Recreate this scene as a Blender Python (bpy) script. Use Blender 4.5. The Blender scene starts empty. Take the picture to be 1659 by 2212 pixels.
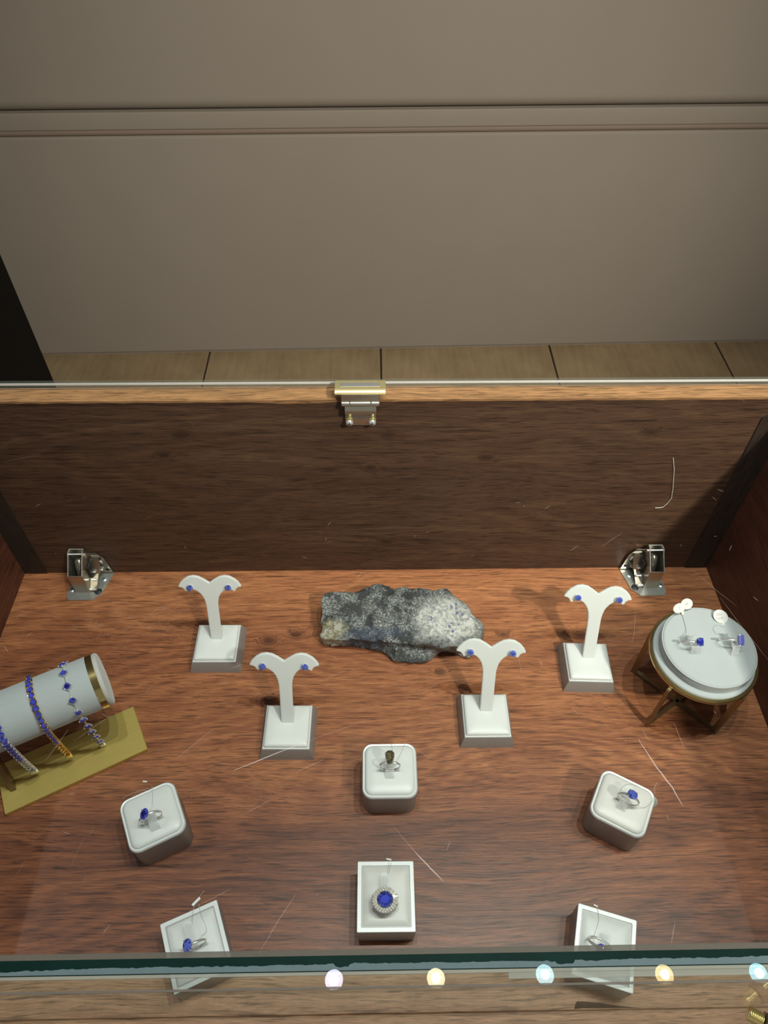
import bpy, bmesh, math, random
from mathutils import Vector, Matrix, noise

C = bpy.context.scene.collection
PI = math.pi
R = math.radians
ZC = 0.90                       # height of the case's display board above the shop floor

# ------------------------------------------------------------------ camera
cam = bpy.data.cameras.new('camera')
cam.sensor_fit = 'HORIZONTAL'
cam.sensor_width = 36.0
cam.lens = 1571.62 * 36.0 / 1659.0
cam.clip_start = 0.01
co = bpy.data.objects.new('camera', cam)
C.objects.link(co)
pitch, roll, yaw = 0.8490423, -0.0075340, 0.0210122
fw = Vector((math.sin(yaw) * math.cos(pitch), math.cos(yaw) * math.cos(pitch), -math.sin(pitch)))
r0 = Vector((math.cos(yaw), -math.sin(yaw), 0))
d0 = fw.cross(r0)
rr = math.cos(roll) * r0 + math.sin(roll) * d0
dd = -math.sin(roll) * r0 + math.cos(roll) * d0
rot = Matrix((rr, -dd, -fw)).transposed()
co.matrix_world = Matrix.Translation((0.0073134, -0.487954, 0.6528768 + ZC)) @ rot.to_4x4()
bpy.context.scene.camera = co

# ------------------------------------------------------------------ world, exposure
vs = bpy.context.scene.view_settings
vs.view_transform = 'Standard'
vs.look = 'None'
vs.gamma = 1.0
vs.use_curve_mapping = False
vs.exposure = 0.0
w = bpy.data.worlds.new('shop_ambient')
bpy.context.scene.world = w
w.use_nodes = True
w.node_tree.nodes['Background'].inputs[0].default_value = (1.0, 0.95, 0.88, 1)
w.node_tree.nodes['Background'].inputs[1].default_value = 0.34

LAMP_W = 20.5                   # watts of one track lamp (spot)
WALL_LAMP_W = 560.0             # the lamp that washes the far wall


def spot(name, loc, target, power, angle, blend, color, size):
    l = bpy.data.lights.new(name, 'SPOT')
    l.energy = power
    l.spot_size = R(angle)
    l.spot_blend = blend
    l.color = color
    l.shadow_soft_size = size
    o = bpy.data.objects.new(name, l)
    C.objects.link(o)
    o.location = loc
    o.rotation_euler = (Vector(target) - Vector(loc)).to_track_quat('-Z', 'Y').to_euler()
    return o


COOL, WARM, CYAN = (0.88, 0.93, 1.0), (1.0, 0.86, 0.68), (0.80, 0.96, 1.0)
LAMP_Z = ZC + 1.646
# (x, y, colour) of the lamps on the track over the case
LAMPS = [(-0.084, -0.2164, COOL), (0.129, -0.217, WARM), (0.358, -0.2137, CYAN),
         (0.609, -0.2174, WARM), (0.808, -0.2178, CYAN), (-0.98, -0.217, COOL), (1.06, -0.217, WARM)]

# ------------------------------------------------------------------ materials


class N:
    """small node-tree writer"""

    def __init__(s, name):
        s.m = bpy.data.materials.new(name)
        s.m.use_nodes = True
        s.t = s.m.node_tree
        s.t.nodes.clear()
        s.out = s.t.nodes.new('ShaderNodeOutputMaterial')

    def n(s, typ, **kw):
        x = s.t.nodes.new(typ)
        for k, v in kw.items():
            setattr(x, k, v)
        return x

    def link(s, a, b):
        s.t.links.new(a, b)

    def set(s, sock, v):
        if isinstance(v, bpy.types.NodeSocket):
            s.link(v, sock)
        elif hasattr(sock.default_value, '__len__') and not hasattr(v, '__len__'):
            sock.default_value = [v] * len(sock.default_value)
        else:
            if hasattr(sock.default_value, '__len__') and len(sock.default_value) == 4 and len(v) == 3:
                v = (*v, 1)
            sock.default_value = v

    def math(s, op, a, b=0.0, c=0.0, clamp=False):
        x = s.n('ShaderNodeMath', operation=op)
        x.use_clamp = clamp
        s.set(x.inputs[0], a)
        s.set(x.inputs[1], b)
        s.set(x.inputs[2], c)
        return x.outputs[0]

    def vmath(s, op, a, b=(0, 0, 0)):
        x = s.n('ShaderNodeVectorMath', operation=op)
        s.set(x.inputs[0], a)
        s.set(x.inputs[1], b)
        return x.outputs['Value'] if op in ('DISTANCE', 'LENGTH', 'DOT_PRODUCT') else x.outputs[0]

    def coord(s):
        return s.n('ShaderNodeTexCoord').outputs['Object']

    def noise(s, vec, scale, detail=2, rough=0.5, color=False, dist=0.0):
        x = s.n('ShaderNodeTexNoise')
        s.set(x.inputs['Vector'], vec)
        x.inputs['Scale'].default_value = scale
        x.inputs['Detail'].default_value = detail
        x.inputs['Roughness'].default_value = rough
        x.inputs['Distortion'].default_value = dist
        return x.outputs['Color' if color else 'Fac']

    def ramp(s, fac, stops):
        x = s.n('ShaderNodeValToRGB')
        s.link(fac, x.inputs[0])
        e = x.color_ramp.elements
        while len(e) < len(stops):
            e.new(0.5)
        for k, (p, c) in enumerate(stops):
            e[k].position = p
            e[k].color = (*c, 1) if hasattr(c, '__len__') else (c, c, c, 1)
        return x.outputs[0]

    def mix(s, fac, a, b, mode='MIX'):
        x = s.n('ShaderNodeMix', data_type='RGBA', blend_type=mode)
        s.set(x.inputs[0], fac)
        s.set(x.inputs[6], a)
        s.set(x.inputs[7], b)
        return x.outputs[2]

    def bump(s, h, strength=0.2, dist=0.001):
        x = s.n('ShaderNodeBump')
        x.inputs['Strength'].default_value = strength
        x.inputs['Distance'].default_value = dist
        s.link(h, x.inputs['Height'])
        return x.outputs[0]

    def bsdf(s, color=(.5, .5, .5), rough=0.5, metal=0.0, spec=0.5, normal=None, **kw):
        x = s.n('ShaderNodeBsdfPrincipled')
        s.set(x.inputs['Base Color'], color)
        s.set(x.inputs['Roughness'], rough)
        s.set(x.inputs['Metallic'], metal)
        s.set(x.inputs['Specular IOR Level'], spec)
        if normal is not None:
            s.link(normal, x.inputs['Normal'])
        for k, v in kw.items():
            s.set(x.inputs[k.replace('_', ' ')], v)
        return x.outputs[0]

    def done(s, shader):
        s.link(shader, s.out.inputs[0])
        return s.m


def wood(name, dark, mid, light, axis='X', seed=0.0, knots=(), rough=0.42, zone=None, broad=1.0, streak=None, figure=None):
    t = N(name)
    co_ = t.vmath('ADD', t.coord(), (seed, seed * 0.7, seed * 1.3))
    g = {'X': (1, 0, 0), 'Y': (0, 1, 0), 'Z': (0, 0, 1)}[axis]

    def sc(a, b):
        return tuple(a if k else b for k in g)
    warp = t.noise(t.vmath('MULTIPLY', co_, sc(2.6, 7.0)), 1.0, 3, 0.5, color=True)
    warp = t.vmath('MULTIPLY', t.vmath('SUBTRACT', warp, (.5, .5, .5)), sc(0.0, 0.034))
    v = t.vmath('ADD', co_, warp)
    kn = None
    for (kx, ky, kz, kr) in knots:
        d = t.vmath('DISTANCE', t.vmath('MULTIPLY', co_, (0.62, 1, 1)), ((kx + seed) * 0.62, ky + seed * 0.7, kz + seed * 1.3))
        k1 = t.math('POWER', 2.718, t.math('MULTIPLY', t.math('MULTIPLY', d, d), -1.0 / (kr * kr)))
        kn = k1 if kn is None else t.math('ADD', kn, k1)
    if kn is not None:
        comb = t.n('ShaderNodeCombineXYZ')
        t.link(t.math('MULTIPLY', kn, 0.010), comb.inputs[1])
        t.link(t.math('MULTIPLY', kn, 0.008), comb.inputs[2])
        v = t.vmath('ADD', v, comb.outputs[0])
    n1 = t.noise(t.vmath('MULTIPLY', v, sc(6, 150)), 1.0, 5, 0.68)
    n2 = t.noise(t.vmath('MULTIPLY', v, sc(1.1, 13 * broad)), 1.0, 3, 0.5)
    n3 = t.noise(t.vmath('MULTIPLY', v, sc(32, 640)), 1.0, 3, 0.55)
    n4 = t.noise(t.vmath('MULTIPLY', v, sc(70, 1500)), 1.0, 2, 0.6)
    n5 = t.noise(t.vmath('MULTIPLY', v, sc(1.6, 9.0)), 1.0, 1.5, 0.4)
    rings = t.math('SINE', t.math('MULTIPLY', n5, 210.0))
    rings = t.math('MULTIPLY_ADD', rings, 0.5, 0.5)
    fac = t.math('MULTIPLY', n1, 0.50)
    fac = t.math('MULTIPLY_ADD', n2, 0.42, fac)
    fac = t.math('MULTIPLY_ADD', rings, 0.08, fac)
    if figure is not None:                  # flame figure: nested curved growth lines
        fx, fy, fr, fm = figure
        dv = t.vmath('MULTIPLY', t.vmath('SUBTRACT', v, (fx + seed, fy + seed * 0.7, seed * 1.3)), (0.42, 1, 0))
        dl = t.vmath('LENGTH', dv)
        dl = t.math('MULTIPLY_ADD', t.math('SUBTRACT', n2, 0.5), 0.045, dl)
        lines = t.math('SINE', t.math('MULTIPLY', dl, 950.0))
        q1 = t.math('MULTIPLY', t.math('SUBTRACT', dl, fr), 1.0 / fm)
        msk = t.math('POWER', 2.718, t.math('MULTIPLY', t.math('MULTIPLY', q1, q1), -1.0))
        sy = t.n('ShaderNodeSeparateXYZ')
        t.link(dv, sy.inputs[0])
        msk = t.math('MULTIPLY', msk, t.math('MULTIPLY', sy.outputs[1], 30.0, clamp=True))
        fac = t.math('ADD', fac, t.math('MULTIPLY', lines, t.math('MULTIPLY', msk, 0.045)))
        fac = t.math('MULTIPLY_ADD', msk, 0.03, fac)
    if zone is not None:                    # broad darker heartwood band of this board
        sep = t.n('ShaderNodeSeparateXYZ')
        t.link(v, sep.inputs[0])
        zz = t.math('MULTIPLY_ADD', sep.outputs[1], 1.0, -zone[0] - seed * 0.7)
        zz = t.math('MULTIPLY_ADD', zz, 1.0 / zone[1], 0.5, clamp=True)
        fac = t.math('ADD', fac, t.math('MULTIPLY', t.math('SUBTRACT', zz, 0.5), zone[2]))
    if streak is not None:                  # one paler sapwood streak running slightly uphill
        sep = t.n('ShaderNodeSeparateXYZ')
        t.link(v, sep.inputs[0])
        x_ = t.math('SUBTRACT', sep.outputs[0], seed)
        z_ = t.math('SUBTRACT', sep.outputs[2], seed * 1.3)
        dz = t.math('SUBTRACT', z_, t.math('MULTIPLY_ADD', x_, streak[1], streak[0]))
        up = t.math('MULTIPLY_ADD', dz, 1.0 / streak[2], 0.5, clamp=True)            # soft lower flank, sharp upper edge
        cut = t.math('MULTIPLY_ADD', dz, -1.0 / .0015, 0.5, clamp=True)
        fade = t.math('MULTIPLY_ADD', x_, -1.0 / .16, -.2, clamp=True)
        fac = t.math('ADD', fac, t.math('MULTIPLY', t.math('MULTIPLY', up, cut), t.math('MULTIPLY', fade, 0.26)))
    col = t.ramp(fac, [(0.26, dark), (0.50, mid), (0.74, light)])
    pores = t.ramp(n3, [(0.36, 0.34), (0.45, 1.0)])
    col = t.mix(0.80, col, pores, 'MULTIPLY')
    col = t.mix(0.60, col, t.ramp(n4, [(0.36, 0.55), (0.62, 1.25)]), 'MULTIPLY')
    fl = t.ramp(n3, [(0.60, 0.0), (0.72, 1.0)])
    col = t.mix(t.math('MULTIPLY', fl, 0.25), col, light)
    if kn is not None:
        col = t.mix(t.math('MULTIPLY', kn, 0.72, clamp=True), col, tuple(c * 0.35 for c in dark))
    return t.done(t.bsdf(col, rough, spec=0.35, normal=t.bump(n3, 0.25, 0.0004)))


def simple(name, color, rough=0.5, metal=0.0, spec=0.5, var=0.0, vscale=60.0, bump=0.0, bscale=400.0, bdist=0.0005, stretch=(1, 1, 1), **kw):
    t = N(name)
    c = color
    co_ = t.vmath('MULTIPLY', t.coord(), stretch)
    if var:
        f = t.noise(co_, vscale, 3, 0.6)
        c = t.mix(f, tuple(x * (1 - var) for x in color), tuple(min(1, x * (1 + var)) for x in color))
    nm = None
    if bump:
        nm = t.bump(t.noise(co_, bscale, 3, 0.6), bump, bdist)
    return t.done(t.bsdf(c, rough, metal, spec, nm, **kw))


def arch_glass(name, tint, ior=1.45):
    t = N(name)
    tr = t.n('ShaderNodeBsdfTransparent')
    tr.inputs[0].default_value = (*tint, 1)
    gl = t.n('ShaderNodeBsdfGlossy')
    gl.inputs['Roughness'].default_value = 0.0
    fr = t.n('ShaderNodeFresnel')
    fr.inputs[0].default_value = ior
    geo = t.n('ShaderNodeNewGeometry')
    f = t.math('MULTIPLY', fr.outputs[0], t.math('SUBTRACT', 1.0, geo.outputs['Backfacing']))
    mx = t.n('ShaderNodeMixShader')
    t.link(f, mx.inputs[0])
    t.link(tr.outputs[0], mx.inputs[1])
    t.link(gl.outputs[0], mx.inputs[2])
    return t.done(mx.outputs[0])


def see_through(name, color, alpha, rough=0.4, spec=0.5):
    t = N(name)
    return t.done(t.bsdf(color, rough, spec=spec, Alpha=alpha))


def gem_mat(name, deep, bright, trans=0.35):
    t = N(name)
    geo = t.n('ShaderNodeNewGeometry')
    # cut stone: random light and dark per facet, painted in for inner reflections
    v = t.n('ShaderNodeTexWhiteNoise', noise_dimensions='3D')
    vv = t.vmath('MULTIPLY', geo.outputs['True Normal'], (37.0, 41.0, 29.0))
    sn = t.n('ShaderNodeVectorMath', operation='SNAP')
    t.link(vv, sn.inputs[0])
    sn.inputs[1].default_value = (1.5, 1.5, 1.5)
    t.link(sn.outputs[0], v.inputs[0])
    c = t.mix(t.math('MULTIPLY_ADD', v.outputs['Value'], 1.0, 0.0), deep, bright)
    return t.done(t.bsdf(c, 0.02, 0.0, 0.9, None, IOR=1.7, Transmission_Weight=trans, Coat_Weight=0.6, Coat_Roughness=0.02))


def emit(name, color, strength):
    t = N(name)
    e = t.n('ShaderNodeEmission')
    e.inputs[0].default_value = (*color, 1)
    e.inputs[1].default_value = strength
    return t.done(e.outputs[0])


M = {}
M['board'] = wood('red_brown_board', (.080, .026, .016), (.230, .078, .034), (.405, .160, .066), 'X', 0.0,
                  knots=[(-.1026, -.0898, 0, .0055), (-.0745, -.0819, 0, .0055), (.072, -.1278, 0, .004), (.141, -.0851, 0, .004),
                         (.222, -.0866, 0, .008), (-.0966, -.1573, 0, .006)], rough=0.40, zone=(-0.245, 0.05, 0.17), figure=(.150, -.262, .060, .034))
M['rail'] = wood('lightened_front_wood', (.30, .155, .085), (.50, .275, .155), (.66, .41, .25), 'X', 3.1, rough=0.5)  # tan tone stands in for the brighter view past the glass top
M['walnut'] = wood('shaded_walnut_panel', (.042, .020, .012), (.080, .039, .023), (.140, .075, .040), 'X', 5.3, rough=0.5, broad=0.8, streak=(.252, .160, .016),
                   knots=[(.021, 0, .204, .004), (.004, 0, .162, .004), (-.166, 0, .205, .005), (-.187, 0, .180, .004), (.113, 0, .174, .004), (.26, 0, .205, .004), (.02, 0, .05, .006)])
M['edge_wood'] = wood('pale_edge_wood', (.15, .075, .036), (.30, .150, .065), (.44, .23, .105), 'X', 7.7, rough=0.55)
M['side'] = wood('dark_red_side', (.038, .011, .007), (.080, .024, .013), (.130, .042, .022), 'Y', 9.1, rough=0.45)
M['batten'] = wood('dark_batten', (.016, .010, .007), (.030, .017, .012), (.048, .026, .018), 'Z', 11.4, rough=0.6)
M['carcass'] = wood('case_carcass', (.05, .02, .012), (.10, .045, .022), (.16, .075, .04), 'X', 13.0, rough=0.5)
M['glass'] = arch_glass('clear_glass', (.965, .985, .975))
M['glass_dark_edge'] = simple('dark_green_glass_edge', (.003, .018, .015), 0.5, spec=0.04, var=0.4, vscale=30)
M['glass_pale_edge'] = see_through('pale_glass_edge', (.30, .34, .30), 0.22, 0.3, 0.4)
M['arris'] = see_through('polished_arris', (.15, .13, .11), 0.7, 0.7, 0.05)
M['edge_line'] = see_through('pale_edge_line', (.36, .35, .31), 0.55, 0.7, 0.05)
M['silicone'] = simple('grey_silicone', (.13, .165, .18), 0.8, spec=0.02, var=0.12, vscale=120)
M['scratch'] = see_through('white_scratch', (.78, .72, .70), 0.30, 0.7)
M['scratch_faint'] = see_through('faint_scratch', (.70, .55, .46), 0.22, 0.8)
M['leather'] = simple('silver_grey_leatherette', (.31, .295, .285), 0.40, 0.22, 0.5, var=0.06, vscale=300, bump=0.15, bscale=1800, bdist=0.0002)
M['rim'] = simple('pale_silver_leatherette', (.62, .63, .62), 0.36, 0.10, 0.6, var=0.05, vscale=500, bump=0.12, bscale=1800, bdist=0.0002)
M['pad_white'] = simple('pearl_white_pad', (.62, .62, .60), 0.40, 0.0, 0.5, var=0.03, vscale=200, bump=0.10, bscale=1500, bdist=0.0002)
M['pad_cream'] = simple('pearl_cream_pad', (.60, .575, .54), 0.42, 0.0, 0.5, var=0.03, vscale=200, bump=0.10, bscale=1500, bdist=0.0002)
M['frost'] = N('frosted_white_acrylic')
M['frost'] = M['frost'].done(M['frost'].bsdf((.66, .67, .65), 0.38, spec=0.5, Subsurface_Weight=0.35, Subsurface_Radius=(.004, .004, .004), Subsurface_Scale=1.0))
M['clear'] = see_through('clear_plastic', (.74, .76, .76), 0.26, 0.10, 0.6)
M['brass'] = simple('brushed_brass', (.62, .47, .14), 0.40, 0.62, var=0.14, vscale=1.0, stretch=(60, 900, 900), bump=0.12, bscale=1.0, bdist=0.0003)
M['brass_dark'] = simple('aged_brass', (.26, .19, .095), 0.30, 0.85, var=0.12, vscale=200)
M['brass_shiny'] = simple('shiny_brass', (.82, .72, .36), 0.25, 0.8)
M['brass_ring'] = simple('polished_brass_ring', (.52, .40, .17), 0.20, 0.95)
M['gold'] = simple('yellow_gold', (.95, .66, .22), 0.16, 1.0)
M['silver'] = simple('white_gold', (.80, .80, .79), 0.14, 0.72)
M['nickel'] = simple('nickel_steel', (.50, .46, .39), 0.26, 0.95, var=0.10, vscale=150)
M['zinc'] = simple('zinc_plate', (.50, .50, .47), 0.36, 0.8, var=0.14, vscale=120)
M['screw'] = simple('pale_screw', (.66, .71, .72), 0.35, 0.85)
M['black_cap'] = simple('black_rubber', (.012, .012, .015), 0.5)
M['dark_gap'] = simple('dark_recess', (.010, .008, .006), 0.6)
M['suede'] = simple('grey_suede', (.38, .40, .405), 0.92, 0.0, 0.2, var=0.10, vscale=1400, bump=0.3, bscale=1500, bdist=0.0003, Sheen_Weight=0.4)
M['suede_end'] = simple('beige_suede', (.46, .44, .41), 0.95, 0.0, 0.15, var=0.10, vscale=1400, bump=0.3, bscale=1500, bdist=0.0003, Sheen_Weight=0.3)
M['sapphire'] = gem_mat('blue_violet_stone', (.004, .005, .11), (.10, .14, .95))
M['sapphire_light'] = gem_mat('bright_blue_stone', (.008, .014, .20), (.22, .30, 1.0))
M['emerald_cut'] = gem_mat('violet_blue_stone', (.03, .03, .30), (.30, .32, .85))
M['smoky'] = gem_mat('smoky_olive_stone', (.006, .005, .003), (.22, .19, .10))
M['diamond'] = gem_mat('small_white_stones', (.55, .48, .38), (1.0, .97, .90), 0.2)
M['paper'] = simple('white_tag_paper', (.56, .55, .52), 0.7)
M['ink'] = simple('pencil_ink', (.22, .22, .24), 0.8)
M['thread'] = simple('grey_thread', (.42, .40, .37), 0.6)
M['thread_white'] = simple('white_thread', (.80, .80, .78), 0.5)
M['wall'] = simple('taupe_painted_wall', (.300, .265, .218), 0.72, 0, 0.3, var=0.04, vscale=6, bump=0.05, bscale=90, bdist=0.001)
M['bead'] = simple('groove_shade_bead', (.245, .190, .150), 0.7, 0, 0.3)  # browner than the wall: the groove's soft shade put into the colour
M['tile'] = N('beige_floor_tile')
_t = M['tile']
_c = _t.coord()
_n = _t.noise(_t.vmath('MULTIPLY', _c, (60, 5, 5)), 1.0, 4, 0.65)
_n2 = _t.noise(_c, 5.0, 3, 0.6)
_col = _t.ramp(_t.math('MULTIPLY_ADD', _n2, 0.6, _t.math('MULTIPLY', _n, 0.4)), [(.3, (.22, .155, .082)), (.55, (.34, .255, .145)), (.75, (.41, .32, .20))])
M['tile'] = _t.done(_t.bsdf(_col, 0.45, spec=0.4))
M['grout'] = simple('dark_grout', (.045, .030, .020), 0.9)
M['black'] = N('black_ribbed_fabric')
_t = M['black']
_wv = _t.n('ShaderNodeTexWave', wave_type='BANDS', bands_direction='Z')
_wv.inputs['Scale'].default_value = 30.0
_t.link(_t.coord(), _wv.inputs[0])
M['black'] = _t.done(_t.bsdf(_t.mix(_wv.outputs['Fac'], (.003, .003, .003), (.008, .007, .006)), 0.8, spec=0.15, normal=_t.bump(_wv.outputs['Fac'], 0.3, 0.003)))
M['ceiling'] = simple('grey_ceiling', (.26, .25, .24), 0.9)
M['track_black'] = simple('track_black', (.02, .02, .02), 0.5)
M['chip'] = simple('dark_chip', (.055, .030, .016), 0.85, var=0.3, vscale=200)

# rock: dark grey schist with glittering flakes, a pale quartz patch, a yellowish corner and a blue seam
_t = N('rough_schist')
_c = _t.coord()
_fine = _t.noise(_c, 620, 5, 0.75)
_med = _t.noise(_c, 80, 5, 0.65)
_base = _t.ramp(_fine, [(.36, (.024, .026, .025)), (.50, (.13, .135, .13)), (.62, (.46, .47, .45))])
_base = _t.mix(_t.ramp(_med, [(.44, .9), (.56, 0.0)]), _base, (.022, .022, .024))  # dark patches painted in for the shaded relief


def _blob(cx, cy, rx, ry, edge=0.6):
    dv = _t.vmath('MULTIPLY', _t.vmath('SUBTRACT', _c, (cx, cy, 0)), (1 / rx, 1 / ry, 0))
    dl = _t.vmath('LENGTH', dv)
    dl = _t.math('ADD', dl, _t.math('MULTIPLY', _t.math('SUBTRACT', _med, 0.5), 1.6))
    return _t.math('MULTIPLY_ADD', dl, -1.0 / edge, 1.0 / edge + 0.5, clamp=True)


_vor = _t.n('ShaderNodeTexVoronoi')
_vor.inputs['Scale'].default_value = 420
_t.link(_c, _vor.inputs['Vector'])
_sepc = _t.n('ShaderNodeSeparateColor')
_t.link(_vor.outputs['Color'], _sepc.inputs[0])
_q = _t.ramp(_sepc.outputs[0], [(.0, (.27, .27, .255)), (.35, (.42, .41, .385)), (.85, (.58, .57, .535))])
_q = _t.mix(_t.math('GREATER_THAN', _sepc.outputs[1], 0.96), _q, (.16, .16, .28))
_mask = _blob(.0815, -.088, .030, .024)
_col = _t.mix(_mask, _base, _q)
_y = _t.ramp(_sepc.outputs[0], [(.0, (.16, .14, .08)), (.6, (.36, .33, .22)), (1, (.42, .40, .40))])
_col = _t.mix(_blob(-.036, -.093, .014, .009), _col, _y)
_col = _t.mix(_t.math('MULTIPLY', _blob(.004, -.098, .030, .006), 0.55), _col, (.035, .050, .095))
_gl = _t.math('GREATER_THAN', _t.noise(_c, 1700, 1, 0.5), 0.66)
M['rock'] = _t.done(_t.bsdf(_col, _t.math('MULTIPLY_ADD', _gl, -0.28, 0.5), _t.math('MULTIPLY', _gl, 0.6), 0.6,
                            _t.bump(_t.noise(_c, 420, 5, 0.75), 0.9, 0.0016)))

# ------------------------------------------------------------------ mesh helpers


def finish(bm, name, mats, smooth=35.0):
    bm.normal_update()
    me = bpy.data.meshes.new(name)
    bm.to_mesh(me)
    bm.free()
    for m in (mats if isinstance(mats, (list, tuple)) else [mats]):
        me.materials.append(m)
    if smooth is not None:
        for p in me.polygons:
            p.use_smooth = True
        if smooth < 179:
            me.set_sharp_from_angle(angle=R(smooth))
    return me


def link(name, me, parent=None, mat=None, label=None, kind=None):
    o = bpy.data.objects.new(name, me)
    C.objects.link(o)
    if parent is not None:
        o.parent = parent
    if mat is not None:
        o.matrix_basis = mat
    if label:
        o['label'] = label
    if kind:
        o['kind'] = kind
    return o


def part(name, bm, m, parent=None, mat=None, label=None, kind=None, smooth=35.0):
    return link(name, finish(bm, name, m, smooth), parent, mat, label, kind)


def tag(o, label, cat, group=None):
    o['label'] = label
    o['category'] = cat
    if group:
        o['group'] = group
    return o


def thing(name, label, cat, loc=(0, 0, 0), rotz=0.0, group=None):
    o = bpy.data.objects.new(name, None)
    o.empty_display_size = 0.02
    C.objects.link(o)
    o.location = loc
    o.rotation_euler = (0, 0, rotz)
    return tag(o, label, cat, group)


def copy_tree(o, parent=None):
    c = o.copy()
    C.objects.link(c)
    if parent is not None:
        c.parent = parent
        c.matrix_basis = o.matrix_basis
    for ch in list(o.children):
        copy_tree(ch, c)
    return c


def BM():
    return bmesh.new()


def box(bm, c, s, bevel=0.0, seg=2, mi=0):
    r = bmesh.ops.create_cube(bm, size=1.0, matrix=Matrix.Translation(c) @ Matrix.Diagonal((*s, 1)))
    fs = {f for v in r['verts'] for f in v.link_faces}
    for f in fs:
        f.material_index = mi
    if bevel:
        es = list({e for v in r['verts'] for e in v.link_edges})
        bmesh.ops.bevel(bm, geom=es, offset=bevel, segments=seg, profile=0.5, affect='EDGES')
    return bm


def loft(bm, loops, cap0=True, cap1=True, mi=0, closed=True):
    vs_ = [[bm.verts.new(p) for p in lp] for lp in loops]
    n = len(vs_[0])
    for a, b in zip(vs_[:-1], vs_[1:]):
        for k in range(n if closed else n - 1):
            f = bm.faces.new((a[k], a[(k + 1) % n], b[(k + 1) % n], b[k]))
            f.material_index = mi
    if cap0:
        bm.faces.new(list(reversed(vs_[0]))).material_index = mi
    if cap1:
        bm.faces.new(vs_[-1]).material_index = mi
    return bm


def rrect(w_, d_, r, n=5, cx=0, cy=0):
    pts = []
    if r <= 1e-6:
        return [(cx + w_ / 2, cy + d_ / 2), (cx - w_ / 2, cy + d_ / 2), (cx - w_ / 2, cy - d_ / 2), (cx + w_ / 2, cy - d_ / 2)]
    for (sx, sy, a0) in ((1, 1, 0), (-1, 1, 90), (-1, -1, 180), (1, -1, 270)):
        for k in range(n + 1):
            a = R(a0 + 90 * k / n)
            pts.append((cx + sx * (w_ / 2 - r) + r * math.cos(a), cy + sy * (d_ / 2 - r) + r * math.sin(a)))
    return pts


def z3(pts, z):
    return [(x, y, z) for x, y in pts]


def tube(bm, pts, r, n=8, closed=False, mi=0):
    P = [Vector(p) for p in pts]
    loops = []
    prev = None
    for i, p in enumerate(P):
        if closed:
            t = (P[(i + 1) % len(P)] - P[i - 1]).normalized()
        else:
            t = (P[min(i + 1, len(P) - 1)] - P[max(i - 1, 0)]).normalized()
        if prev is None:
            a = t.orthogonal().normalized()
        else:
            a = (prev - t * prev.dot(t)).normalized()
        prev = a
        b = t.cross(a)
        rad = r[i] if hasattr(r, '__len__') else r
        loops.append([p + (a * math.cos(2 * PI * k / n) + b * math.sin(2 * PI * k / n)) * rad for k in range(n)])
    if closed:
        loops.append(loops[0])
        vs_ = [[bm.verts.new(q_) for q_ in lp] for lp in loops[:-1]]
        m = len(vs_)
        for i in range(m):
            a, b = vs_[i], vs_[(i + 1) % m]
            for k in range(n):
                bm.faces.new((a[k], a[(k + 1) % n], b[(k + 1) % n], b[k])).material_index = mi
    else:
        loft(bm, loops, mi=mi)
    return bm


def lathe(bm, prof, n=32, mi=0, cap0=True, cap1=True):
    loops = [[(r * math.cos(2 * PI * k / n), r * math.sin(2 * PI * k / n), z) for k in range(n)] for r, z in prof]
    return loft(bm, loops, cap0, cap1, mi)


def bar(bm, a, b, wx, wy, up=(0, 0, 1)):
    """square bar between two points"""
    a, b = Vector(a), Vector(b)
    t = (b - a).normalized()
    u = Vector(up)
    if abs(t.dot(u)) > 0.95:
        u = Vector((0, 1, 0))
    s = t.cross(u).normalized()
    u = s.cross(t)
    loops = [[p + s * x * wx / 2 + u * y * wy / 2 for x, y in ((1, 1), (-1, 1), (-1, -1), (1, -1))] for p in (a, b)]
    return loft(bm, loops)


def dome(bm, r, h, c, n=14, rings=4, mi=0):
    """screw-head-like dome"""
    loops = []
    for k in range(rings + 1):
        a = PI / 2 * k / rings
        rr_ = max(r * math.cos(a), r * 0.02)
        loops.append([(c[0] + rr_ * math.cos(2 * PI * j / n), c[1] + rr_ * math.sin(2 * PI * j / n), c[2] + h * math.sin(a)) for j in range(n)])
    return loft(bm, loops, True, True, mi)


# ------------------------------------------------------------------ stones


def stone_r(kind, a):
    """outline radius factor (x, y) of a stone of unit size at angle a"""
    c, s = math.cos(a), math.sin(a)
    if kind in ('round', 'oval'):
        return c, s
    if kind == 'cushion':
        k = (abs(c) ** 3.2 + abs(s) ** 3.2) ** (-1 / 3.2)
        return c * k, s * k
    if kind == 'square':
        k = (abs(c) ** 8 + abs(s) ** 8) ** (-1 / 8)
        return c * k, s * k
    if kind == 'pear':
        u = a + PI / 2
        x = math.sin(u) * abs(math.sin(u / 2)) / .77
        y = -math.cos(u)
        return x, y
    return c, s


_gem_cache = {}


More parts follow.
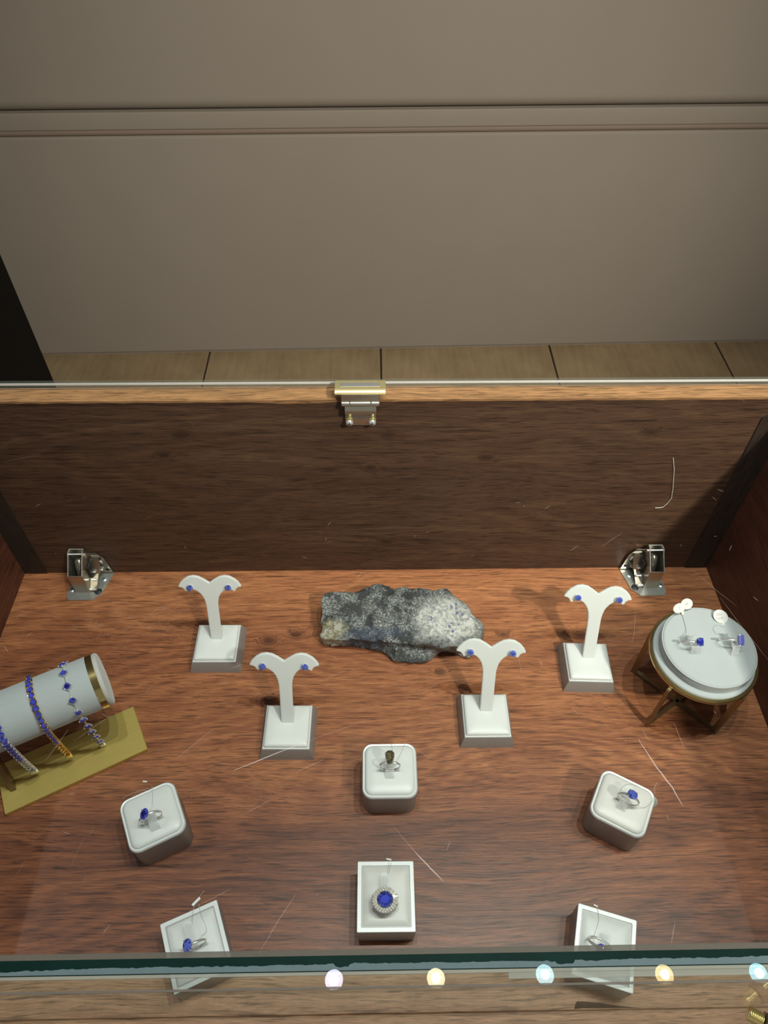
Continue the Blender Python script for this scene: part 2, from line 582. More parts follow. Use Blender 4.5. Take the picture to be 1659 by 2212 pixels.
def gem_mesh(kind, w_, l_, mat, h=None):
    key = (kind, round(w_, 5), round(l_, 5), mat.name)
    if key in _gem_cache:
        return _gem_cache[key]
    bm = BM()
    h = h or min(w_, l_)
    if kind == 'emerald':
        def oct_(k, z):
            x, y = w_ / 2 * k, l_ / 2 * k
            ins = min(w_, l_) / 2
            x, y = w_ / 2 - ins * (1 - k), l_ / 2 - ins * (1 - k)
            c = min(w_, l_) * 0.13
            return [(x, y - c, z), (x - c, y, z), (-x + c, y, z), (-x, y - c, z), (-x, -y + c, z), (-x + c, -y, z), (x - c, -y, z), (x, -y + c, z)]
        loft(bm, [oct_(.34, -h * .42), oct_(.68, -h * .24), oct_(1, -h * .04), oct_(1, 0), oct_(.86, h * .08), oct_(.70, h * .14)])
    else:
        n = 16 if kind != 'round' else 12
        def ring(k, z, off=0.0):
            out = []
            for i in range(n):
                a = 2 * PI * (i + off) / n
                x, y = stone_r(kind, a)
                out.append(bm.verts.new((x * w_ / 2 * k, y * l_ / 2 * k, z)))
            return out
        rings = [ring(.48, h * .18), ring(.80, h * .11, .5), ring(1, 0), ring(1, -h * .03), ring(.55, -h * .26, .5)]
        bm.faces.new(rings[0])
        for a, b, off in ((rings[0], rings[1], 1), (rings[1], rings[2], 0), (rings[3], rings[4], 1)):
            for i in range(n):
                j = (i + 1) % n
                if off:
                    bm.faces.new((a[i], b[i], a[j]))
                    bm.faces.new((a[j], b[i], b[j]))
                else:
                    bm.faces.new((a[i], b[i], b[j]))
                    bm.faces.new((a[i], b[j], a[j]))
        a, b = rings[2], rings[3]
        for i in range(n):
            j = (i + 1) % n
            bm.faces.new((a[i], b[i], b[j], a[j]))
        cu = bm.verts.new((0, 0, -h * .44))
        for i in range(n):
            bm.faces.new((rings[4][i], cu, rings[4][(i + 1) % n]))
    bmesh.ops.recalc_face_normals(bm, faces=bm.faces)
    me = finish(bm, 'gem', mat, None)
    for p in me.polygons:
        p.use_smooth = False
    _gem_cache[key] = me
    return me


def prongs(bm, kind, w_, l_, h, angles, r=0.0003, below=None):
    """claws around a stone whose girdle is at z = 0"""
    below = h * .45 if below is None else below
    for a in angles:
        x, y = stone_r(kind, R(a)) if kind != 'emerald' else (max(-1, min(1, 1.5 * math.cos(R(a)))), max(-1, min(1, 1.5 * math.sin(R(a)))))
        x, y = x * w_ / 2, y * l_ / 2
        tube(bm, [(x * .45, y * .45, -below), (x * 1.04, y * 1.04, -h * .08), (x * 1.05, y * 1.05, h * .05), (x * .88, y * .88, h * .12)],
             [r * .9, r, r * 1.1, r * .9], 6)
    return bm


# ================================================================== the shop: floor, wall, ceiling
bm = BM()
box(bm, (0.1, -0.15, -0.02), (4.4, 4.1, 0.026))
fl = part('floor', bm, M['tile'], kind='structure', smooth=None)
bm = BM()
box(bm, (0.036, 0.7835, -0.0060), (4.21, 1.805, 0.003))
part('grout', bm, M['grout'], fl, smooth=None)
tile_bm = BM()
box(tile_bm, (0, 0, -0.0025), (0.5955, 0.5955, 0.005), 0.0012, 1)
tile_me = finish(tile_bm, 'tile', M['tile'], 40)
for ix in range(-3, 4):
    for iy in range(3):
        link('tile', tile_me, fl, Matrix.Translation((0.036 + 0.601 * (ix + 0.5), 1.385 - 0.601 * iy, 0)))
wall_yaw = R(1.34)
WM = Matrix.Translation((0, 1.645, 0)) @ Matrix.Rotation(wall_yaw, 4, 'Z')
# lower panel with a softly rounded foot and head, profile in (y, z)
def extrude_x(bm, prof, x0, x1):
    return loft(bm, [[(x, y, z) for y, z in prof] for x in (x0, x1)])
def arc(cy, cz, r, a0, a1, n=6):
    return [(cy + r * math.cos(R(a0 + (a1 - a0) * k / n)), cz + r * math.sin(R(a0 + (a1 - a0) * k / n))) for k in range(n + 1)]
zb = ZC - 0.1665
bm = extrude_x(BM(), [(.10, 0.0)] + [(.004, 0.0)] + arc(.012, .014, .012, 225, 180, 4) + arc(.008, zb - .016, .008, 180, 90, 5) + [(.10, zb - .008)], -4.6, 4.6)
wall = part('wall_back', bm, M['wall'], mat=WM, kind='structure')
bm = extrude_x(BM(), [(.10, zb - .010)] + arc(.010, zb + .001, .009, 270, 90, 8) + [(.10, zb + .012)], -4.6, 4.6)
part('bead', bm, M['bead'], wall)  # strip coloured as the shaded groove line
z1, z2 = zb + 0.008, ZC - 0.1125
bm = extrude_x(BM(), [(.10, z1)] + arc(.004, z1 + .004, .004, 270, 180, 4) + arc(.003, z2 - .003, .003, 180, 90, 4) + [(.10, z2)], -4.6, 4.6)
part('rail_board', bm, M['wall'], wall)
bm = extrude_x(BM(), [(.10, z2 + .001)] + arc(.030, z2 + .035, .034, 270, 180, 10) + [(-.004, ZC + 1.8), (.10, ZC + 1.8)], -4.6, 4.6)
part('upper_panel', bm, M['wall'], wall)
bm = BM()
box(bm, (0.1, -0.9, ZC + 1.82), (9.0, 5.4, 0.04))
ceil = part('ceiling', bm, M['ceiling'], kind='structure', smooth=None)

# black cabinet at the left, between the case and the wall
bc = thing('black_cabinet', 'tall black cabinet with ribbed sides standing before the taupe wall', 'cabinet', (-1.145, 0.80, 0))
box(BM_ := BM(), (0, 0, 0.83), (0.66, 0.44, 1.58), 0.004, 2)
part('body', BM_, M['black'], bc)
box(BM_ := BM(), (0, 0, 0.02), (0.62, 0.40, 0.04))
part('plinth', BM_, M['black'], bc)
box(BM_ := BM(), (0, 0, 1.635), (0.68, 0.46, 0.03), 0.004, 2)
part('top', BM_, M['black'], bc)

# ================================================================== lamps on the ceiling track
tr = thing('lamp_track', 'black lighting track fixed along the ceiling above the case', 'light track', (0, -0.217, ZC + 1.80))
box(BM_ := BM(), (0.04, 0, -0.012), (2.4, 0.034, 0.024), 0.002, 1)
part('rail', BM_, M['track_black'], tr)
LN = ['cool white lamp on the track, nearest above the tanzanite rock', 'warm white lamp on the track beside the one above the rock',
      'cyan white lamp, third along the track to the right', 'warm white lamp, fourth along the track', 'cyan white lamp, fifth along the track and last seen in the glass',
      'cool white lamp at the left end of the track', 'warm white lamp at the far right end of the track']
LN[0] = 'cool white track lamp reflected in the glass above the dark rock'
GLOW = [(1.1, 1.05, 1.3), (1.25, 1.12, .70), (.62, 1.0, 1.08), (1.05, .84, .36), (.42, .90, 1.05)]
can = BM()
lathe(can, [(.0195, .0), (.0275, .0), (.029, .004), (.029, .085), (.024, .094), (.004, .096)], 28)
can_me = finish(can, 'housing', M['track_black'], 40)
for i, (x, y, colr) in enumerate(LAMPS):
    t_ = thing('track_lamp', LN[i], 'lamp', (x, y, LAMP_Z))
    link('housing', can_me, t_)
    bm = BM()
    lathe(bm, [(.019, -.002), (.0185, .002)], 24)
    lens = part('lens', bm, emit('lamp_glow', GLOW[i % 5], 24.0), t_)
    bm = BM()
    tube(bm, [(0, 0, .09), (0, 0, .132)], .008, 10)
    part('stem', bm, M['track_black'], t_)
    spot('track_lamp_light', (x, y, LAMP_Z - 0.006), (x * 0.55 + 0.0, -0.20, ZC), LAMP_W * (1.0, 1.05, 1.7, .8, .55, .55, .35)[i], 75, 0.6, colr, 0.0085)
# wall washer farther along, out of the picture
t_ = thing('wall_lamp', 'ceiling lamp that washes the taupe wall with light', 'lamp', (0.90, -1.25, ZC + 1.78))
bm = BM()
lathe(bm, [(.05, .0), (.065, .0), (.065, .02)], 28)
part('housing', bm, M['track_black'], t_)
bm = BM()
lathe(bm, [(.048, -.001), (.046, .003)], 24)
part('lens', bm, emit('wall_lamp_glow', (1, .92, .80), 8.0), t_)
spot('wall_lamp_light', (0.90, -1.25, ZC + 1.772), (0.0, 1.645, ZC - 0.46), WALL_LAMP_W, 54, 1.0, (1, .93, .83), 0.06)

# ================================================================== the display case
W = 0.38
case = thing('display_case', 'wooden jewellery display case with glass top and hinged back panel', 'display case', (0, 0, ZC))
box(BM_ := BM(), (0, -0.1807, -0.010), (0.80, 0.3986, 0.020))
part('bottom_board', BM_, M['board'], case, smooth=None)
box(BM_ := BM(), (0, -0.3954, -0.010), (0.80, 0.0300, 0.020), 0.0005, 1)
rail1 = part('lightened_front_strip', BM_, M['rail'], case, smooth=None, label='front wood strip coloured lighter for the view past the glass')
box(BM_ := BM(), (0, -0.4216, -0.0110), (0.80, 0.022, 0.020), 0.0008, 1)
part('front_lip', BM_, M['rail'], case, smooth=None)
# chipped veneer on the front strip
bm = BM()
vsx = [bm.verts.new(p) for p in ((.1539, -.4099, .00012), (.1600, -.4094, .00012), (.185, -.4097, .00012), (.2035, -.4099, .00012), (.185, -.4079, .00012), (.172, -.4061, .00012), (.163, -.4052, .00012), (.1568, -.4050, .00012), (.1552, -.4070, .00012))]
bm.faces.new(vsx)
part('chipped_patch', bm, M['chip'], case, smooth=None, label='dark patch where the veneer is chipped')
box(BM_ := BM(), (0, -0.21, -0.46), (0.82, 0.45, 0.88), 0.003, 1)
part('cabinet_base', BM_, M['carcass'], case, smooth=None)
for s in (-1, 1):
    box(BM_ := BM(), (s * (W + 0.009), -0.1995, 0.1227), (0.018, 0.427, 0.2454), 0.0006, 1)
    part('side_panel', BM_, M['side'], case, smooth=None)
# back panel: walnut face coloured darker for the grazing light, pale top edge with a torn fibre line
box(BM_ := BM(), (0, 0.0092, 0.1220), (0.756, 0.0176, 0.2426))
part('back_panel', BM_, M['walnut'], case, smooth=None)
bm = BM()
random.seed(4)
xs = [-.378 + .756 * k / 120 for k in range(121)]
top = []
for k, x in enumerate(xs):
    dip = 0.0006 * noise.noise((x * 60, 0, 0)) + 0.0004 * noise.noise((x * 300, 5, 0))
    if -.10 < x < -.02:
        dip -= 0.0018 * math.sin((x + .10) / .08 * PI)
    top.append((x, dip))
loft(bm, [[(x, 0.0003 - 0.0006, 0.2433 + d), (x, 0.0178, 0.2433), (x, 0.0178, 0.2456), (x, -0.0003, 0.2456)] for x, d in top])
part('top_edge', bm, M['edge_wood'], case, label='paler bare wood edge of the back panel', smooth=20)
# dark side battens on the panel, slanted tops shaped after a shadow's edge
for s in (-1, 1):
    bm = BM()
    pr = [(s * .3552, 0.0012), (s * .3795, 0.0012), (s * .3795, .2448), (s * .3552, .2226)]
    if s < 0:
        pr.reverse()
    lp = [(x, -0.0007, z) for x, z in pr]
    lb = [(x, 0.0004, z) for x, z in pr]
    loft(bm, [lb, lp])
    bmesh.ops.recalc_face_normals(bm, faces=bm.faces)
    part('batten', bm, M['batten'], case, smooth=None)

# glass top, 10 mm, with pale polished edges
ZG = 0.2460
gt0, gt1 = -0.4314, 0.0150
bm = BM()
box(bm, (0, (gt0 + gt1) / 2, ZG + 0.005), (0.84, gt1 - gt0, 0.0100))
for f in bm.faces:
    f.material_index = 0 if abs(f.normal.z) > 0.5 else 1
glass_top = part('glass_top', bm, [M['glass'], M['glass_pale_edge']], case, smooth=None)
for (yy, zz, wd, ht, mt) in ((gt0 + 0.0006, .0100, 0.0010, .0006, 'arris'), (gt1 + 0.0003, .0058, 0.0006, .0020, 'rim')):  # far strip is pale to paint the white highlight on the edge
    bm = BM()
    box(bm, (0, yy, ZG + zz), (0.84, wd, ht))
    part('polished_edge', bm, M[mt], glass_top, smooth=None)
# front pane with dark green edge
py0, py1 = -0.4226, -0.4158
bm = BM()
box(bm, (0, (py0 + py1) / 2, 0.1240), (0.76, py1 - py0, 0.2420))
for f in bm.faces:
    f.material_index = 1 if f.normal.z > 0.5 else 0
pane = part('front_pane', bm, [M['glass'], M['glass_dark_edge']], case, smooth=None)
bm = BM()
box(bm, (0, py1 + 0.0012, 0.2446), (0.76, 0.0026, 0.0012))
part('back_arris', bm, M['arris'], pane, smooth=None)
bm = BM()
box(bm, (0, py0 - 0.0007, 0.2446), (0.76, 0.0014, 0.0012))
part('front_arris', bm, M['edge_line'], pane, smooth=None)
bm = BM()
box(bm, (0.225, py0 - 0.0028, 0.2449), (0.31, 0.0026, 0.0006))
part('wide_front_arris', bm, M['edge_line'], pane, smooth=None)  # pale strip added as the thicker right stretch of the front arris
# silicone bead under the glass top, with a ragged edge
bm = BM()
prev = None
for k in range(761):
    x = -.38 + .001 * k
    f = noise.noise((x * 120, 1.7, 0)) * 0.0005 + noise.noise((x * 420, 3.1, 0)) * 0.0005
    yb = -0.4194 + f + 0.0009 * noise.noise((x * 6, 9, 0)) - 0.0026 * max(0, min(1, (-.13 - x) / .10))
    if noise.noise((x * 45, 7.7, 0)) > 0.52:
        yb -= 0.0012
    yb = max(yb, -0.4220)
    a, b = bm.verts.new((x, yb, 0.24545)), bm.verts.new((x, -0.4222, 0.24545))
    if prev:
        bm.faces.new((prev[0], a, b, prev[1]))
    prev = (a, b)
part('silicone_bead', bm, M['silicone'], pane, smooth=None, label='grey ragged silicone bead')

# scratches in the glass top (one object, nobody could count them)


def strips(paths, z_of, width, seed, axis='xy'):
    rnd = random.Random(seed)
    bm = BM()
    for p in paths:
        pts = [Vector((a, b)) for a, b in p]
        # subdivide
        fine = []
        for a, b in zip(pts[:-1], pts[1:]):
            for k in range(6):
                fine.append(a.lerp(b, k / 6) + Vector((rnd.uniform(-1, 1), rnd.uniform(-1, 1))) * 0.00012)
        fine.append(pts[-1])
        wd = width * rnd.uniform(0.6, 1.3)
        pv = None
        for i, q_ in enumerate(fine):
            d = (fine[min(i + 1, len(fine) - 1)] - fine[max(i - 1, 0)]).normalized()
            nn = Vector((-d.y, d.x)) * wd * (0.25 + 0.75 * math.sin(PI * (i + .3) / (len(fine) - .4))) / 2
            if axis == 'xy':
                v1, v2 = bm.verts.new((*(q_ + nn), z_of)), bm.verts.new((*(q_ - nn), z_of))
            else:
                a_, b_ = q_ + nn, q_ - nn
                v1, v2 = bm.verts.new((a_.x, z_of, a_.y)), bm.verts.new((b_.x, z_of, b_.y))
            if pv:
                bm.faces.new((pv[0], v1, v2, pv[1]))
            pv = (v1, v2)
    return bm


GL = [[(-0.0713, -0.3282), (-0.0377, -0.3143), (0.0053, -0.2983)], [(-0.0647, -0.3527), (-0.049, -0.3444)],
      [(0.0158, -0.3588), (0.0296, -0.3753), (0.0425, -0.3881)], [(0.1609, -0.308), (0.163, -0.3142)],
      [(0.2353, -0.2162), (0.2417, -0.2378), (0.2501, -0.2631)], [(0.2236, -0.1933), (0.2374, -0.2144), (0.2438, -0.2229)],
      [(0.1772, -0.225), (0.1717, -0.2438), (0.1682, -0.2512)], [(-0.0803, -0.265), (-0.0739, -0.2619)],
      [(-0.1043, -0.3215), (-0.0862, -0.304)], [(-0.0486, -0.4165), (-0.041, -0.403), (-0.0328, -0.3908)],
      [(0.1476, -0.4155), (0.1522, -0.4057)], [(-0.1639, -0.3099), (-0.1465, -0.2946)], [(-0.0217, -0.3225), (-0.0367, -0.3297)],
      [(-0.0824, -0.3963), (-0.0652, -0.3882)], [(0.1664, -0.1724), (0.1839, -0.16)], [(-0.1765, -0.3205), (-0.169, -0.3029)],
      [(0.0252, -0.3137), (0.0378, -0.3233)], [(0.1429, -0.1763), (0.1503, -0.1714)], [(0.1802, -0.3032), (0.1821, -0.3199)]]
rnd = random.Random(11)
for k in range(60):
    x, y, a, l_ = rnd.uniform(-.26, .27), rnd.uniform(-.41, -.12), rnd.uniform(0, PI), rnd.uniform(.001, .006)
    GL.append([(x, y), (x + l_ * math.cos(a), y + l_ * math.sin(a))])
part('scratches', strips(GL, ZG + .01015, 0.00024, 1), M['scratch_faint'], glass_top, kind='stuff', smooth=None, label='fine pale scratches in the glass')
BIG = [[(0.1572, -0.3133), (0.1636, -0.3303), (0.1689, -0.3406), (0.1718, -0.3509)], [(-0.0713, -0.3282), (-0.0377, -0.3143)],
       [(0.0270, -0.3722), (0.0345, -0.3800), (0.0405, -0.3861)]]
part('deep_scratches', strips(BIG, ZG + .01016, 0.0006, 2), M['scratch'], glass_top, kind='stuff', smooth=None, label='broad white scratches in the glass')
FS = [[(-0.1962, -0.0576), (-0.1717, -0.0402), (-0.1608, -0.0474)], [(-0.2928, -0.0902), (-0.2716, -0.0794)],
      [(-0.2403, -0.0685), (-0.2229, -0.0455), (-0.2043, -0.0528)], [(-0.2241, -0.0772), (-0.1922, -0.0668)],
      [(-0.2901, -0.0429), (-0.2787, -0.0365)], [(-0.1667, -0.108), (-0.1402, -0.0949)], [(-0.2936, -0.0679), (-0.2864, -0.0477)],
      [(-0.2452, -0.057), (-0.2386, -0.0697), (-0.2193, -0.0773)], [(-0.3102, -0.176), (-0.2966, -0.162)],
      [(-0.2887, -0.289), (-0.2746, -0.2702)], [(-0.2924, -0.3143), (-0.2864, -0.2964)], [(-0.2485, -0.3078), (-0.2426, -0.2783)],
      [(-0.0435, -0.1356), (-0.0162, -0.1204)], [(-0.0856, -0.1248), (-0.0581, -0.1199)], [(0.1532, -0.112), (0.154, -0.133)],
      [(0.0724, -0.1216), (0.0976, -0.1524)]]
for k in range(230):
    x, y = rnd.gauss(-.235, .045), rnd.gauss(-.066, .016)
    if k > 150:
        x, y = rnd.uniform(-.36, .34), rnd.uniform(-.37, -.02)
    if y > -.004 or abs(x) > .37:
        continue
    a, l_ = rnd.gauss(0.5, 0.7), abs(rnd.gauss(.003, .004)) + .001
    FS.append([(x, y), (x + l_ * math.cos(a), y + l_ * math.sin(a))])
part('scratches', strips(FS, .00015, 0.00032, 3), M['scratch_faint'], case, kind='stuff', smooth=None, label='fine pale scratches on the wood')
PS = [[(-0.2203, 0.0382), (-0.1861, 0.0361), (-0.1484, 0.0225)], [(-0.3383, 0.1733), (-0.3053, 0.1819)], [(-0.2333, 0.0857), (-0.2165, 0.097)],
      [(-0.2144, 0.1445), (-0.2107, 0.147)], [(-0.2943, 0.1189), (-0.2901, 0.1222)], [(0.0788, 0.0652), (0.1089, 0.0709)],
      [(0.3278, 0.2487), (0.3322, 0.2393)], [(0.0354, 0.1494), (0.0487, 0.1518)]]
for k in range(70):
    x, z = rnd.uniform(-.34, .34), rnd.uniform(.01, .23)
    a, l_ = rnd.gauss(0.5, 0.7), abs(rnd.gauss(.001, .003)) + .0006
    PS.append([(x, z), (x + l_ * math.cos(a), z + l_ * math.sin(a))])
part('scratches', strips(PS, -.0003, 0.00028, 5, 'xz'), M['scratch_faint'], case, kind='stuff', smooth=None, label='fine pale scratches on the dark panel')
hair = BM()
tube(hair, [(0.29, -.0006, 0.173), (0.2955, -.0007, 0.158), (0.2985, -.0008, 0.1466), (0.3025, -.0008, 0.131), (0.3054, -.0008, 0.1165), (0.3035, -.0009, .109), (0.3008, -.0009, 0.1034), (0.2965, -.0008, .1023), (0.2932, -.0006, 0.1021)], 0.00022, 5)
o = part('loose_thread', hair, M['thread_white'], case)

# ---------------------------------------------------------------- hinges (screwed to board and panel)


def hinge(sx):
    """sx = 1: housing at the outer left with the wall plate to its right; -1: mirrored"""
    def X(x):
        return x * sx
    H = bpy.data.objects.new('hinge', None)
    C.objects.link(H)
    H.parent = case
    H['label'] = 'nickel sprung lid hinge'
    H.location = (-0.3030, 0, 0) if sx > 0 else (0.3030, -0.0015, 0)
    # floor plate: cut-cornered sheet
    pl = [(-.0190, -.0370), (.0065, -.0370), (.0150, -.0285), (.0218, -.0010), (.0120, -.0008), (.0045, -.0010), (-.0185, -.0100), (-.0220, -.0180), (-.0225, -.0320)]
    bm = BM()
    pts = [(X(x), y) for x, y in pl]
    loft(bm, [z3(pts, 0.0001), z3(pts, 0.0014)])
    bmesh.ops.recalc_face_normals(bm, faces=bm.faces)
    part('floor_plate', bm, M['zinc'], H, smooth=20)
    # wall plate
    wp = [(.0005, .0365), (.0115, .0365), (.0180, .0270), (.0212, .0030), (.0075, .0030), (.0030, .0060)]
    bm = BM()
    pts = [(X(x), z) for x, z in wp]
    loft(bm, [[(x, -.0003, z) for x, z in pts], [(x, -.0017, z) for x, z in pts]])
    bmesh.ops.recalc_face_normals(bm, faces=bm.faces)
    part('wall_plate', bm, M['nickel'], H, smooth=20)
    # spring housing: sheet box, open on its sloping top
    x0, x1 = -.0135, .0020
    prof = [(-.0270, .0016), (-.0268, .0300), (-.0070, .0465), (-.0025, .0455), (-.0020, .0016)]   # (y, z) of a side
    th = .0009
    bm = BM()
    for xx in (x0, x1 - th):
        loft(bm, [[(X(xx), y, z) for y, z in prof], [(X(xx + th), y, z) for y, z in prof]])
    box(bm, (X((x0 + x1) / 2), -.0269, .0158), (x1 - x0 - .0004, th, .0284))
    box(bm, (X((x0 + x1) / 2), -.0024, .0236), (x1 - x0 - .0004, th, .0440))
    bmesh.ops.recalc_face_normals(bm, faces=bm.faces)
    part('spring_housing', bm, M['nickel'], H, smooth=20)
    # bright rim of the opening
    bm = BM()
    rim = [(x0 + .0004, -.0270, .0302), (x1 - .0004, -.0270, .0302), (x1 - .0004, -.0070, .0467), (x1 - .0004, -.0028, .0458), (x0 + .0004, -.0028, .0458), (x0 + .0004, -.0070, .0467)]
    tube(bm, [(X(x), y, z) for x, y, z in rim], .0006, 6, closed=True)
    tube(bm, [(X(x0 - .0008), -.0082, .0440), (X(x1 + .0022), -.0082, .0440)], .0009, 8)
    part('rim_wire', bm, M['silver'], H)
    bm = BM()
    lp = []
    for (r_, t) in ((.0030, 0), (.0040, .003), (.0040, .014), (.0046, .0145), (.0046, .022), (.0030, .024), (.0008, .0245)):
        p0 = Vector((X((x0 + x1) / 2), -.0205, .008))
        ax_ = Vector((0, .45, .89)).normalized()
        u = Vector((1, 0, 0))
        v = ax_.cross(u)
        lp.append([p0 + ax_ * t * 1.25 + (u * math.cos(2 * PI * k / 14) + v * math.sin(2 * PI * k / 14)) * r_ for k in range(14)])
    loft(bm, lp)
    part('spring_barrel', bm, M['nickel'], H)
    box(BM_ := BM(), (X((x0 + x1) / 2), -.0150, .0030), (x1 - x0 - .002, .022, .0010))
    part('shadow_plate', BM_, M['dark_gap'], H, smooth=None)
    # link arms between housing and wall plate
    bm = BM()
    bar(bm, (X(.0050), -.0260, .0020), (X(.0062), -.0100, .0130), .0010, .0090, up=(1, 0, .2))
    bar(bm, (X(.0062), -.0095, .0120), (X(.0090), -.0040, .0300), .0010, .0100, up=(1, 0, 0))
    bar(bm, (X(.0040), -.0120, .0160), (X(.0100), -.0035, .0090), .0010, .0060, up=(1, 0, 0))
    part('link_arm', bm, M['nickel'], H, smooth=20)
    bm = BM()
    for (x, y, z) in ((.0055, -.0105, .0150), (.0066, -.0260, .0050), (.0090, -.0060, .0180), (.0098, -.0030, .0100), (.0075, -.0165, .0095), (.0088, -.0040, .0270)):
        tube(bm, [(X(x - .004), y, z), (X(x + .0014), y, z)], .0013, 8)
        bmesh.ops.create_uvsphere(bm, u_segments=8, v_segments=6, radius=.0014, matrix=Matrix.Translation((X(x + .0014), y, z)))
    part('rivets', bm, M['silver'], H)
    box(BM_ := BM(), (X(.0035), -.0085, .0150), (.0020, .0120, .0240))
    part('inner_leaf', BM_, M['dark_gap'], H, smooth=None)
    # screws with cross slots, and one black cap
    for (x, y) in ((.0130, -.0100), (-.0185, -.0240)):
        bm = BM()
        dome(bm, .0033, .0013, (0, 0, 0))
        for a in (0, PI / 2):
            box(bm, (0, 0, .00115), (.0032 if a else .0005, .0005 if a else .0032, .0004), mi=1)
        link('screw', finish(bm, 'screw', [M['screw'], M['black_cap']], 40), H, Matrix.Translation((X(x), y, .0014)))
    bm = BM()
    dome(bm, .0040, .0012, (0, 0, 0), 18)
    part('screw_cap', bm, M['black_cap'], H, Matrix.Translation((X(.0105), -.0262, .0014)), label='black screw cap')
    bm = BM()
    dome(bm, .0026, .0012, (0, 0, 0))
    box(bm, (0, 0, .00105), (.0030, .0005, .0004), mi=1)
    link('screw', finish(bm, 'screw', [M['screw'], M['black_cap']], 40), H, Matrix.Translation((X(.0128), -.0017, .0215)) @ Matrix.Rotation(PI / 2, 4, 'X'))
    bm = BM()
    lathe(bm, [(.0022, 0), (.0016, .0006), (.0010, .0002)], 14, cap0=False)
    part('screw_hole', bm, M['dark_gap'], H, Matrix.Translation((X(.0168), -.0017, .0085)) @ Matrix.Rotation(PI / 2, 4, 'X'))
    return H


hinge(1)
hinge(-1)

# ---------------------------------------------------------------- latch at the top of the back panel
la = bpy.data.objects.new('latch', None)
C.objects.link(la)
la.parent = case
la['label'] = 'nickel and brass glass clamp latch'
la.location = (-0.0035, 0, 0)
prof = [(.0105, .2562), (.0105, .2580), (.0090, .2592), (-.0022, .2592), (-.0056, .2580), (-.0068, .2562)]
bm = BM()
loft(bm, [[(x, y, z) for y, z in prof] for x in (-.0218, .0218)])
bmesh.ops.recalc_face_normals(bm, faces=bm.faces)
bmesh.ops.bevel(bm, geom=list(bm.edges), offset=.0004, segments=1, affect='EDGES')
part('glass_clamp', bm, M['brass_shiny'], la, smooth=25, label='brass clamp over the glass edge')
box(BM_ := BM(), (0, .0030, .25935), (.0340, .0050, .0004), .0001, 1)
part('clamp_recess', BM_, M['zinc'], la, smooth=None)
bm = BM()
box(bm, (0, -.0052, .2500), (.0330, .0016, .0120), .0004, 1)
part('hinge_leaf', bm, M['nickel'], la)
bm = BM()
for (a, b) in ((-.0160, -.0095), (-.0085, .0085), (.0095, .0160)):
    tube(bm, [(a, -.0060, .2460), (b, -.0060, .2460)], .0024, 12)
part('knuckle', bm, M['nickel'], la)
# bent front plate
pr = [(-.0052, .2445), (-.0070, .2400), (-.0068, .2360), (-.0042, .2335), (-.0022, .2310), (-.0022, .2190)]
bm = BM()
outer = [(y - .0011, z) for y, z in pr]
for (a, b) in zip(range(len(pr) - 1), range(1, len(pr))):
    pass
loft(bm, [[(x, y, z) for y, z in pr] + [(x, y, z) for y, z in reversed(outer)] for x in (-.0135, .0135)])
bmesh.ops.recalc_face_normals(bm, faces=bm.faces)
part('front_plate', bm, M['nickel'], la, smooth=50)
for x in (-.0100, .0100):
    bm = BM()
    dome(bm, .0033, .0022, (0, 0, 0), 16)
    for a in (0, 1):
        box(bm, (0, 0, .0019), (.0036 if a else .0007, .0007 if a else .0036, .0008), mi=1)
    sc_ = link('screw', finish(bm, 'screw', [M['silver'], M['black_cap']], 40), la, Matrix.Translation((x, -.0062, .2245)) @ Matrix.Rotation(PI / 2, 4, 'X'))
    bm = BM()
    lathe(bm, [(.0034, 0), (.0030, .0010), (.0018, .0012), (.0016, .0032)], 14)
    part('collar', bm, M['brass_shiny'], sc_, Matrix.Translation((0, 0, -.0032)))

# ---------------------------------------------------------------- brass lock on the front pane
lk = bpy.data.objects.new('pane_lock', None)
C.objects.link(lk)
lk.parent = case
lk['label'] = 'brass threaded lock with hex nut'
lk.location = (0.2480, -0.4292, 0.100)
lk.scale = (0.68, 0.68, 0.68)
lk.rotation_euler = (0, 0, R(-28))
bm = BM()
prof = []
for k in range(7):
    z = -.012 + k * .0019
    prof += [(.0054, z), (.0064, z + .0006), (.0064, z + .0012), (.0054, z + .0018)]
lathe(bm, prof, 24)
RX = Matrix.Rotation(PI / 2, 4, 'Y')
part('threaded_barrel', bm, M['brass_shiny'], lk, RX)
bm = BM()
loft(bm, [[(r_ * math.cos(2 * PI * k / 6 + .3), r_ * math.sin(2 * PI * k / 6 + .3), z) for k in range(6)] for r_, z in ((.0085, .0018), (.0092, .0026), (.0092, .0092), (.0085, .0100))])
part('hex_nut', bm, M['brass_dark'], lk, RX, smooth=20)
bm = BM()
lathe(bm, [(.0062, .0100), (.0062, .0190), (.0054, .0200)], 24)
part('slotted_end', bm, M['brass_shiny'], lk, RX)

# ================================================================== earring stands


def plate_outline():
    half = [(0, 72.0), (5.5, 76.2), (10.5, 79.2), (15.5, 80.2), (20.5, 79.4), (25.5, 76.2), (29.0, 72.4), (31.2, 68.3), (31.0, 67.2)]
    half += [(28.6, 66.7), (26.4, 65.2), (25.0, 62.4), (24.0, 61.6)]
    half += [(22.0, 63.2), (19.0, 64.4), (16.0, 64.0), (13.0, 62.2), (10.4, 59.4), (8.2, 55.6), (6.8, 51.0), (6.1, 46.0), (5.9, 38.0), (5.8, 0.0)]
    pts = half + [(-x, y) for x, y in reversed(half[1:])]
    return [(x / 1000, y / 1000) for x, y in pts]


